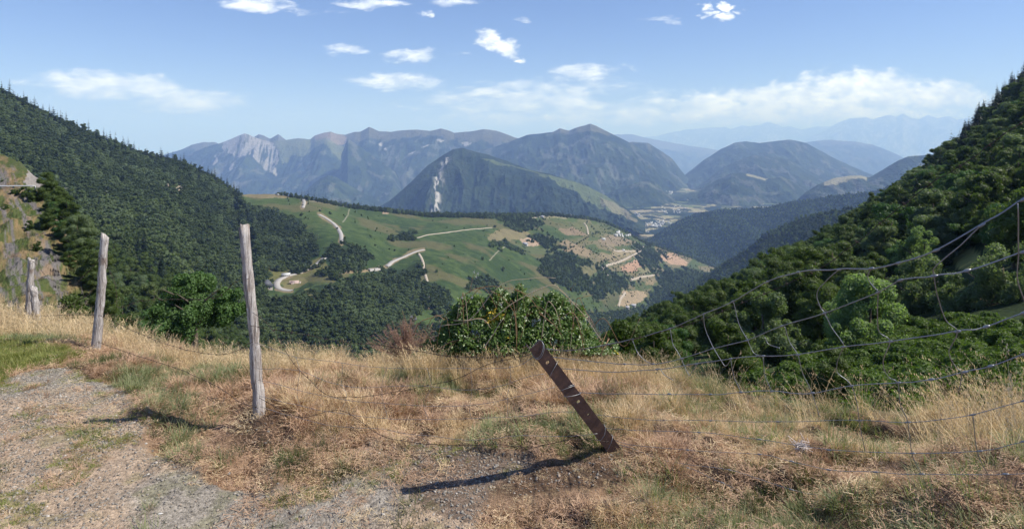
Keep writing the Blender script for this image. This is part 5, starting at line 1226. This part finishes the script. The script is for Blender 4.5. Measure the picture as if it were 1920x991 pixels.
# leaning brown steel post with holes
LB = unp(np.array(1163.), np.array(858.), 3.06); LT = np.array([.104, 2.77, -.932])
r = thing('steel_post', 'leaning dark brown steel angle post with drilled holes and wire twisted round it', 'fence post', tuple(LB))
ax = LT - LB; Ln = np.linalg.norm(ax); ax /= Ln; view = -LB / np.linalg.norm(LB); sx = np.cross(ax, view); sx /= np.linalg.norm(sx); nz = np.cross(sx, ax)
if nz.dot(view) < 0: nz = -nz
MM = np.stack([sx, ax, nz], 1); hw = .032; th_ = .005
def plate(b, holes):
    """front face strip along the axis with round or square openings"""
    ylo = -.25; cuts = [ylo]
    for (hy, hx, hr) in holes: cuts += [hy - hw * .7, hy + hw * .7]
    cuts.append(Ln); 
    for z0, flip in ((0, False), (-th_, True)):
        for i in range(0, len(cuts), 2):
            a_, c_ = cuts[i], cuts[i + 1]; V = np.array([(-hw, a_, z0), (hw, a_, z0), (hw, c_, z0), (-hw, c_, z0)]); b.add(V @ MM.T, [(0, 1, 2, 3) if not flip else (3, 2, 1, 0)])
        for (hy, hx, hr) in holes:
            y0, y1 = hy - hw * .7, hy + hw * .7
            O = [(hw, hy), (hw, y1), (hx, y1), (-hw, y1), (-hw, hy), (-hw, y0), (hx, y0), (hw, y0)]; I = [(hx + hr * math.cos(q * pi / 4), hy + hr * math.sin(q * pi / 4)) for q in range(8)]
            V = np.array([(x_, y_, z0) for x_, y_ in O + I]); b.add(V @ MM.T, [(q, (q + 1) % 8, 8 + (q + 1) % 8, 8 + q) if not flip else (8 + q, 8 + (q + 1) % 8, (q + 1) % 8, q) for q in range(8)])
            if not flip:
                V = np.array([(x_, y_, zz) for zz in (0, -th_) for x_, y_ in I]); b.add(V @ MM.T, [(q, (q + 1) % 8, 8 + (q + 1) % 8, 8 + q) for q in range(8)])
    for s_ in (-1, 1):
        V = np.array([(s_ * hw, -.25, 0), (s_ * hw, Ln, 0), (s_ * hw, Ln, -th_), (s_ * hw, -.25, -th_)]); b.add(V @ MM.T, [(0, 1, 2, 3)])
    V = np.array([(-hw, Ln, 0), (hw, Ln, 0), (hw, Ln, -th_), (-hw, Ln, -th_)]); b.add(V @ MM.T, [(0, 1, 2, 3)])
b = MB(); plate(b, [(Ln * .34, .002, .0), (Ln * .40, .008, .0055), (Ln * .44, -.006, .007), (Ln * .52, .004, .010), (Ln * .86, .004, .010)][1:]) if False else plate(b, [(Ln * .405, .004, .0065), (Ln * .52, .004, .010), (Ln * .86, -.002, .010)])
link('front_flange', b.mesh('front_flange', [M['steel']]), r)
b = MB(); V = np.array([(x_, y_, z_) for x_ in (-hw + .0002, -hw + th_) for y_ in (-.25, Ln) for z_ in (-.05, -th_ - .0003)]); b.add(V @ MM.T, [(0, 1, 3, 2), (4, 6, 7, 5), (0, 4, 5, 1), (2, 3, 7, 6), (0, 2, 6, 4), (1, 5, 7, 3)])
link('side_flange', b.mesh('side_flange', [M['steel']]), r)
for q0, tw in ((.95, 1.8), (.79, 1.1), (.63, 1.3), (.575, .8), (.24, .7), (.13, 1.2)):
    pts = []
    for k in range(int(tw * 14)):
        a_ = k / 14 * 2 * pi; pts.append(MM @ np.array([math.cos(a_) * (hw + .004), Ln * q0 + math.sin(a_ + q0 * 9) * .026 + k * .0006, math.sin(a_) * .022 - .016 + .008]))
    b = MB(); b.tube(pts, .0014, 5); link('tie_wire', b.mesh('tie_wire', [M['wire']]), r)

# ------------------------------------------------------------------ wires
def spline(P, k=8):
    P = np.asarray(P, float); n = len(P); out = []
    E = np.vstack([2 * P[0] - P[1], P, 2 * P[-1] - P[-2]])
    for i in range(1, n):
        a, b_, c, d = E[i - 1], E[i], E[i + 1], E[i + 2]
        for q in np.arange(k) / k: out.append(.5 * ((2 * b_) + (-a + c) * q + (2 * a - 5 * b_ + 4 * c - d) * q * q + (-a + 3 * b_ - 3 * c + d) * q ** 3))
    out.append(P[-1]); return np.array(out)
def kink(Q, amp, rng, step=3):
    J = rng.normal(size=Q.shape) * amp; J[0] = J[-1] = 0
    for _ in range(step): J[1:-1] = (J[:-2] + J[1:-1] + J[2:]) / 3 * 1.4
    return Q + J
W1 = [(1010, 652), (1075, 656), (1140, 645), (1186, 636), (1255, 616), (1320, 588), (1374, 565), (1439, 528), (1496, 510), (1573, 505), (1634, 503), (1684, 493), (1755, 469), (1840, 422), (1920, 373), (2010, 318), (2110, 262)]
W2 = [(1030, 668), (1120, 678), (1171, 682), (1224, 682), (1278, 672), (1335, 653), (1401, 638), (1466, 611), (1546, 587), (1646, 548), (1688, 525), (1751, 517), (1813, 507), (1920, 472), (2010, 440), (2110, 405)]
W3 = [(1050, 690), (1150, 697), (1232, 692), (1305, 682), (1370, 672), (1431, 667), (1496, 665), (1581, 650), (1669, 640), (1795, 621), (1849, 612), (1920, 586), (2010, 556), (2110, 520)]
W4 = [(1075, 735), (1140, 737), (1255, 738), (1332, 739), (1389, 735), (1447, 733), (1523, 736), (1596, 723), (1684, 717), (1746, 711), (1809, 697), (1857, 686), (1920, 664), (2110, 600)]
W5 = [(1100, 775), (1200, 785), (1332, 788), (1458, 790), (1611, 788), (1702, 791), (1824, 777), (1919, 751), (2110, 700)]
W6 = [(1125, 800), (1180, 806), (1310, 810), (1424, 823), (1554, 843), (1711, 849), (1837, 845), (1919, 827), (2110, 790)]
W7 = [(1140, 822), (1180, 832), (1289, 843), (1424, 851), (1484, 864), (1554, 880), (1641, 884), (1728, 888), (1885, 888), (2110, 880)]
W8 = [(1150, 830), (1180, 838), (1250, 864), (1367, 880), (1484, 917), (1554, 930), (1658, 941), (1789, 945), (1919, 947), (2110, 950)]
W9 = [(1155, 838), (1220, 862), (1289, 876), (1354, 904), (1424, 932), (1571, 949), (1702, 958), (1876, 969), (2110, 985)]
def Ynet(px, py):
    k = (px - CX) / F; yb = 4.435 / (k + 1.2737)
    t_, b_ = ip(px, W1), ip(px, W9); q = np.clip((py - t_) / np.maximum(b_ - t_, 40), -.1, 1.05); s_ = sst(px, 1180, 1800)
    return yb * (1 - .30 * (1 - q) * s_)
def npt(L, yf): return np.array([unp(np.array(float(a)), np.array(float(b)), yf(float(a), float(b))) for a, b in L])
rw = np.random.default_rng(77)
nt = thing('wire_netting', 'sagging galvanised sheep netting right of the leaning brown post', 'wire netting', tuple(LB))
def relw(Q): return Q - LB
for i, L in enumerate((W1, W2, W3, W4, W5, W6, W7, W8, W9)):
    Q_ = npt(L, Ynet)
    Q_[:, 2] = np.maximum(Q_[:, 2], -9); b = MB(); b.tube(relw(kink(spline(Q_, 9), .0009, rw)), (.0021, .0018, .0018, .0016, .0011, .0011, .0010, .0010, .0010)[i], 6)
    # wrapped knots where the stays cross
    for q in range(2, len(Q_) - 1):
        d = Q_[q + 1] - Q_[q - 1]; d /= np.linalg.norm(d); b.tube(relw(np.array([Q_[q] - d * .010, Q_[q] - d * .004, Q_[q] + d * .004, Q_[q] + d * .010])), [.002, .0042, .0042, .002] if i < 4 else [.0015, .003, .003, .0015], 6)
    link('line_wire', b.mesh('line_wire', [M['wire']], True), nt)
STAYS = [[(1186, 638), (1195, 660), (1210, 675), (1224, 682)], [(1256, 616), (1262, 645), (1275, 668), (1290, 700), (1297, 698), (1307, 683)], [(1319, 588), (1322, 615), (1333, 643), (1350, 672), (1360, 686), (1370, 674)],
         [(1374, 563), (1385, 605), (1400, 635), (1412, 660), (1430, 668)], [(1431, 668), (1434, 700), (1447, 733)], [(1471, 612), (1480, 640), (1496, 665), (1505, 700), (1523, 736), (1536, 780)], [(1434, 632), (1442, 645), (1462, 652)],
         [(1573, 505), (1545, 530), (1532, 550), (1538, 575), (1546, 587), (1560, 615), (1575, 635), (1581, 650), (1570, 680), (1572, 700), (1596, 722), (1608, 760), (1612, 790), (1622, 845)],
         [(1634, 503), (1627, 520), (1640, 540), (1646, 548), (1645, 590), (1650, 622), (1669, 640), (1655, 680), (1665, 705), (1684, 717), (1688, 760), (1702, 791), (1710, 850), (1728, 888)],
         [(1840, 422), (1800, 462), (1755, 498), (1751, 517), (1760, 560), (1775, 600), (1795, 621), (1780, 660), (1792, 688), (1803, 698), (1797, 735)], [(1908, 382), (1909, 476), (1908, 520), (1920, 565), (1930, 585)],
         [(1824, 777), (1832, 845), (1852, 888)], [(1370, 672), (1376, 705), (1389, 735)], [(1230, 700), (1236, 690), (1245, 702), (1262, 712)]]
for S_ in STAYS:
    b = MB(); b.tube(relw(kink(spline(npt(S_, Ynet), 7), .0006, rw)), .0015, 5); link('stay_wire', b.mesh('stay_wire', [M['wire']], True), nt)
# crumpled netting between the grey post and the brown post
def Yl(px, py): return 1 / (1 / 3.50 + (1 / 2.98 - 1 / 3.50) * (px - 487) / (1060 - 487.))
nl = thing('wire_netting', 'thin crumpled netting sagging between the grey wooden post and the leaning brown post', 'wire netting', tuple(B1))
LW = [[(478, 642), (560, 668), (640, 680), (730, 690), (860, 689), (960, 686), (1010, 664)], [(482, 690), (560, 695), (660, 724), (780, 723), (900, 728), (1020, 700)], [(484, 712), (600, 740), (720, 755), (880, 758), (1040, 725)],
      [(486, 742), (580, 765), (700, 782), (820, 786), (940, 782), (1080, 772)], [(488, 762), (600, 792), (720, 806), (860, 822), (980, 818), (1120, 812)]]
for L in LW:
    b = MB(); b.tube(kink(spline(npt(L, Yl), 9), .0022, rw) - B1, .0011, 5); link('line_wire', b.mesh('line_wire', [M['wire']], True), nl)
for px_ in (560, 640, 722, 800, 880, 950):
    S_ = [(px_ + rw.normal() * 5, ip(float(px_), L) + 0.0) for L in LW[:-1]]
    b = MB(); b.tube(kink(spline(npt(S_, Yl), 7), .0015, rw) - B1, .0010, 5); link('stay_wire', b.mesh('stay_wire', [M['wire']], True), nl)
def strand(label, pts, r_=.0014, mat='wire_rust', gap=.11, amp=.0012):
    Q_ = spline(np.array(pts), 14); Q_ = kink(Q_, amp, rw); c = Q_[len(Q_) // 2].copy(); b = MB(); b.tube(Q_ - c, r_, 5)
    d = np.r_[0, np.cumsum(np.linalg.norm(np.diff(Q_, axis=0), axis=1))]
    for s_ in np.arange(gap * .5, d[-1], gap):
        p = np.array([np.interp(s_, d, Q_[:, k]) for k in range(3)]) - c; i = min(np.searchsorted(d, s_), len(Q_) - 1); tg = Q_[i] - Q_[i - 1]; tg /= np.linalg.norm(tg) + 1e-9
        b.tube([p - tg * .004, p + tg * .004], r_ * 2.0, 5)
        for k in range(4):
            u = rw.normal(size=3); u -= tg * u.dot(tg); u /= np.linalg.norm(u); b.tube([p, p + u * .013 + tg * rw.normal() * .003], [r_ * .8, r_ * .25], 4)
    o = link('barbed_wire', b.mesh('barbed_wire', [M[mat]]), None, tuple(c)); tag(o, label, 'barbed wire'); return o
def pp(L, yf): return list(npt(L, yf))
def Yb(px, py): return float(1 / ip(px, [(-200, 1 / 10.), (57, 1 / 7.9), (187, 1 / 5.2), (470, 1 / 3.47), (1060, 1 / 2.93), (1163, 1 / 3.0), (1300, 1 / 2.8), (1900, 1 / 2.0)]))
for lb, L in (('topmost barbed strand running over the crossed bleached posts to the second post', [(-60, 545), (0, 528), (30, 512), (57, 488), (90, 520), (130, 535), (160, 515), (188, 480)]),
              ('second barbed strand drooping between the crossed bleached posts and the second post', [(-60, 560), (0, 568), (55, 545), (90, 568), (120, 575), (150, 560), (186, 535)]),
              ('lowest barbed strand running through the long grass from the left border to the second post', [(-60, 585), (0, 587), (56, 592), (120, 590), (180, 590)]),
              ('topmost barbed strand hanging between the second post and the tall grey post', [(190, 478), (215, 530), (222, 575), (260, 565), (330, 560), (400, 560), (440, 530), (466, 522)]),
              ('middle barbed strand sagging low between the second post and the tall grey post', [(186, 590), (230, 610), (300, 640), (370, 660), (430, 662), (474, 640)]),
              ('lowest barbed strand lying in the grass left of the tall grey post', [(182, 640), (250, 664), (330, 690), (400, 720), (450, 752), (484, 765)]),
              ('dark barbed strand hanging between the tall grey post and the leaning brown post', [(474, 585), (510, 617), (550, 680), (585, 716), (615, 740), (668, 744), (757, 731), (849, 711), (913, 683), (977, 668), (1008, 658)]),
              ('slack barbed strand along the top between the tall grey post and the bramble', [(470, 610), (560, 625), (640, 640), (740, 650), (850, 668), (940, 668), (1006, 655)]),
              ('low barbed strand looping through the straw to the foot of the leaning brown post', [(486, 745), (560, 780), (640, 770), (720, 817), (820, 832), (938, 832), (997, 838), (1077, 822), (1141, 827)]),
              ('blurred rusty barbed strand rising from the brown post towards the upper right corner', [(1012, 660), (1120, 650), (1200, 632), (1299, 605), (1431, 551), (1540, 501), (1597, 461), (1666, 407), (1739, 350), (1815, 302), (1890, 247), (2000, 170)])):
    strand(lb, pp(L, Yb))
# ------------------------------------------------------------------ bramble on the edge
rb = np.random.default_rng(101)
BY = 4.78; bc = unp(np.array(965.), np.array(672.), BY)
br = thing('bramble_bush', 'sprawling bramble bush with arching canes behind the leaning brown post', 'bramble', tuple(bc))
def upw(px, py, dy=0.0): return unp(np.array(float(px)), np.array(float(py)), BY + dy) - bc
topl = [(770, 662), (800, 645), (826, 620), (850, 588), (880, 560), (915, 545), (940, 538), (990, 548), (1040, 556), (1070, 572), (1095, 596), (1120, 626), (1140, 646), (1160, 662)]
def leaf3(V, Qs, Ts, c, n_, s_, rng, k):
    n_ = n_ / np.linalg.norm(n_); a = np.cross(n_, rng.normal(size=3)); a /= np.linalg.norm(a); b_ = np.cross(n_, a); st = None
    for q, l in ((0, 1.0), (2.0, .78), (-2.0, .78)):
        d = a * math.cos(q) + b_ * math.sin(q); e = np.cross(n_, d); f = n_ * .16 * s_
        V += [c + d * .12 * s_, c + d * .45 * s_ * l + e * .33 * s_ * l - f, c + d * .85 * s_ * l + e * .20 * s_ * l - f * .8, c + d * 1.18 * s_ * l - f * 1.2, c + d * .85 * s_ * l - e * .20 * s_ * l - f * .8, c + d * .45 * s_ * l - e * .33 * s_ * l - f, c + d * .6 * s_ * l]
        Ts += [(k + 6, k + i, k + (i + 1) % 6) for i in range(6)]; k += 7
    return k
V = []; Ts = []; k = 0; VY = []; TY = []; ky = 0
for i in range(10500):
    px_ = rb.normal(955, 78) if rb.random() < .6 else rb.uniform(795, 1150); px_ = min(max(px_, 780), 1155); tp = ip(px_, topl) + (vn(np.array(px_ / 16.), np.array(3.), 9) - .5) * 44
    q = rb.random() ** 1.15; py_ = tp + 2 + q * (660 - tp); dp = math.sqrt(max(0, 1 - ((px_ - 965) / 200.) ** 2)) * .42 * (.35 + .65 * q)
    shell = rb.random() ** .5; dy = -dp * shell * (1 if rb.random() < .75 else -1); c = upw(px_, py_, dy); n_ = np.array([rb.normal() * .6, -.55 * (dy < 0) + .1 + rb.normal() * .4, .75 + rb.normal() * .4])
    s_ = rb.uniform(.017, .040)
    if vn(np.array(px_ / 13.), np.array(py_ / 10.), 12) + .25 * rb.random() < .46: continue
    if rb.random() < .003 or (np.hypot(px_ - 925, py_ - 592) < 14 and rb.random() < .6): ky = leaf3(VY, None, TY, c, n_, s_, rb, ky)
    else: k = leaf3(V, None, Ts, c, n_, s_, rb, k)
link('foliage', mesh_from('foliage', np.array(V), np.array(Ts), [M['bramble']], fattr=np.repeat(rb.random(len(Ts) // 18), 18)), br)
link('yellow_foliage', mesh_from('yellow_foliage', np.array(VY), np.array(TY), [M['bramble_yellow']], fattr=np.repeat(rb.random(len(TY) // 18), 18)), br)
CAN = [([(830, 610), (880, 600), (935, 535), (985, 523), (1042, 521)], .0028, 'cane_pale'), ([(920, 600), (960, 570), (1030, 535), (1055, 548), (1095, 590), (1130, 640)], .0035, 'cane_pale'), ([(1005, 590), (1040, 568), (1075, 566), (1110, 600)], .003, 'cane_pale'),
       ([(905, 655), (925, 625), (945, 595)], .004, 'cane_pale'), ([(775, 628), (790, 602), (830, 590), (880, 578), (910, 572)], .0035, 'cane'), ([(820, 655), (850, 640), (900, 633), (960, 632)], .004, 'cane'), ([(850, 600), (900, 598), (920, 615)], .003, 'cane_pale'),
       ([(920, 545), (945, 560), (968, 592)], .0028, 'cane'), ([(1010, 585), (1040, 610), (1060, 640)], .003, 'cane'), ([(860, 560), (900, 540), (950, 540), (1010, 560)], .0028, 'cane'), ([(880, 550), (888, 520), (892, 512)], .002, 'cane'), ([(1080, 560), (1100, 555), (1112, 552)], .0018, 'cane'), ([(1070, 545), (1074, 535), (1080, 532)], .0018, 'cane')]
for i in range(22):
    a_, c_ = rb.uniform(810, 1110), rb.uniform(585, 660); w_ = rb.uniform(-70, 70); CAN.append(([(a_, c_ + 12), (a_ + w_ * .4, max(c_ - 55, ip(a_, topl) - 16)), (a_ + w_, max(c_ - 45, ip(a_ + w_, topl) - 14)), (a_ + w_ * 1.5, c_ - 5)], rb.uniform(.0015, .003), 'cane' if rb.random() < .6 else 'cane_pale'))
for L, r_, mt in CAN:
    dy = rb.uniform(-.45, -.1) if len(L) != 3 else -.38; b = MB(); b.tube(kink(spline([upw(a_, c_, dy) for a_, c_ in L], 6), .002, rb), np.linspace(r_, r_ * .5, (len(L) - 1) * 6 + 1), 5); link('cane', b.mesh('cane', [M[mt]]), br)
for (a_, c_) in ((889, 509), (896, 512), (893, 518), (867, 557), (885, 556), (985, 594), (780, 596), (772, 592), (940, 570), (1012, 598)):
    b = MB(); c = upw(a_, c_, -.4 if c_ > 530 else 0)
    for q in range(5):
        th = q / 5 * 2 * pi; d = np.array([math.cos(th), -.35, math.sin(th)]); b.add([c, c + d * .006 + [.003, -.002, 0], c + d * .013, c + d * .006 - [.003, .002, 0]], [(0, 1, 2, 3)])
    link('blossom', b.mesh('blossom', [M['petal']]), br)
# dark tangle of stems inside so that the bush has a body
b = MB()
for i in range(160):
    a_, c_ = rb.uniform(815, 1125), 668; p0 = upw(a_, c_, rb.uniform(-.3, .3)); p1 = upw(a_ + rb.uniform(-60, 60), rb.uniform(min(ip(a_, topl) + 15, 640), 650), rb.uniform(-.25, .25)); b.tube([p0, (p0 + p1) / 2 + rb.normal(size=3) * .04, p1], [.004, .003, .001], 4)
link('inner_stems', b.mesh('inner_stems', [M['cane']]), br)
# reddish dry shrub to its left
sc_ = unp(np.array(762.), np.array(668.), 5.1); ds = thing('dry_shrub', 'dry reddish-brown twiggy shrub left of the bramble', 'shrub', tuple(sc_)); b = MB(); b2 = MB()
for i in range(170):
    a_ = rb.random() * 6.28; h_ = rb.uniform(.12, .34); w_ = rb.uniform(0, .36); p1 = np.array([math.cos(a_) * w_, math.sin(a_) * w_ * .6, h_ * (1 - (w_ / .46) ** 2)]); b.tube([np.array([p1[0] * .2, p1[1] * .2, 0]), p1 * [.7, .7, .6], p1], [.002, .0014, .0006], 4, cap=False)
    for k_ in range(14):
        q = rb.uniform(.35, 1); c = p1 * q; d = rb.normal(size=3) * .022; b2.tube([c, c + d * .6, c + d], [.0009, .0008, .0004], 3, cap=False)
link('stem', b.mesh('stem', [M['twig_red']]), ds); link('twigs', b2.mesh('twigs', [M['twig_red']]), ds)
# small bushes by the posts and dark bush by the bramble
def bush(label, px_, py_, Y_, H, R, n, lf, mt):
    p = unp(np.array(float(px_)), np.array(float(py_)), Y_); r = thing('shrub', label, 'shrub', tuple(p)); cd = crown_data(rb, H, R, 0, 9, n, lf, .4, core=.55, flat=.85)
    link('foliage', mesh_from('foliage', cd[0], cd[1], [M[mt]], fattr=cd[2]), r); b = MB()
    for k_ in range(9): a_ = rb.random() * 6.28; b.tube([(0, 0, -.05), (math.cos(a_) * R * .3, math.sin(a_) * R * .3, H * .4), (math.cos(a_) * R * .6, math.sin(a_) * R * .6, H * .75)], [.012 * H, .008 * H, .003], 4)
    link('stem', b.mesh('stem', [M['bark']]), r)
bush('small dark leafy shrub in the dry grass between the crossed posts and the second post', 140, 608, 8.4, .42, .26, 2200, .018, 'leaf')
bush('dark dense bush on the slope just right of the bramble', 1162, 700, 14, 1.35, .62, 6000, .035, 'leaf')
# loose stones, dead tufts and a scrap of wool
for i, (a_, c_, s_, lb) in enumerate(((562, 778, .035, 'pale flat stone beside the foot of the tall grey post'), (300, 722, .02, 'small white stone on the berm above the gravel'), (256, 788, .012, 'small white chip at the edge of the gravel'), (195, 818, .016, 'pale stone where the gravel meets the brown earth'),
                                   (372, 836, .018, 'flat pale stone on the reddish straw'), (300, 963, .014, 'white elongated chip lying on the gravel'), (430, 888, .016, 'grey stone between gravel and straw'), (842, 855, .02, 'grey stone in the dark soil above the shadow of the brown post'), (930, 640 + 235, .022, 'grey stone at the end of the gravel near the brown post'))):
    Y_ = 3.0
    for _ in range(12): z_ = float(ground(np.array([(a_ - CX) / F * Y_]), np.array([Y_]))[0]); Y_ = .5 * Y_ + .5 * (-z_ * F / (c_ - HZ))
    o = bpy.data.objects.new('stone', GPR[i % 6].data.copy()); SC.collection.objects.link(o); o.location = ((a_ - CX) / F * Y_, Y_, z_ + s_ * .2); o.scale = (s_, s_ * .7, s_ * .5); o.rotation_euler = (.1, 0, i * 1.3); tag(o, lb, 'stone')
    o.data.materials.clear(); o.data.materials.append(M['wall_white'] if 'white' in lb else M['pebble'] if 'pale' in lb else M['wall_stone'])
Y_ = 3.0
for _ in range(12): z_ = float(ground(np.array([(1503 - CX) / F * Y_]), np.array([Y_]))[0]) + .05; Y_ = .5 * Y_ + .5 * (-z_ * F / (836 - HZ))
b = MB()
for i in range(60): p = rb.normal(size=3) * .012; b.tube([p, p + rb.normal(size=3) * .012, p + rb.normal(size=3) * .02], .0012, 3, cap=False)
tag(link('wool_tuft', b.mesh('wool_tuft', [M['petal']]), None, ((1503 - CX) / F * Y_, Y_, z_)), 'white scrap of sheep wool caught in the straw below the netting', 'wool')
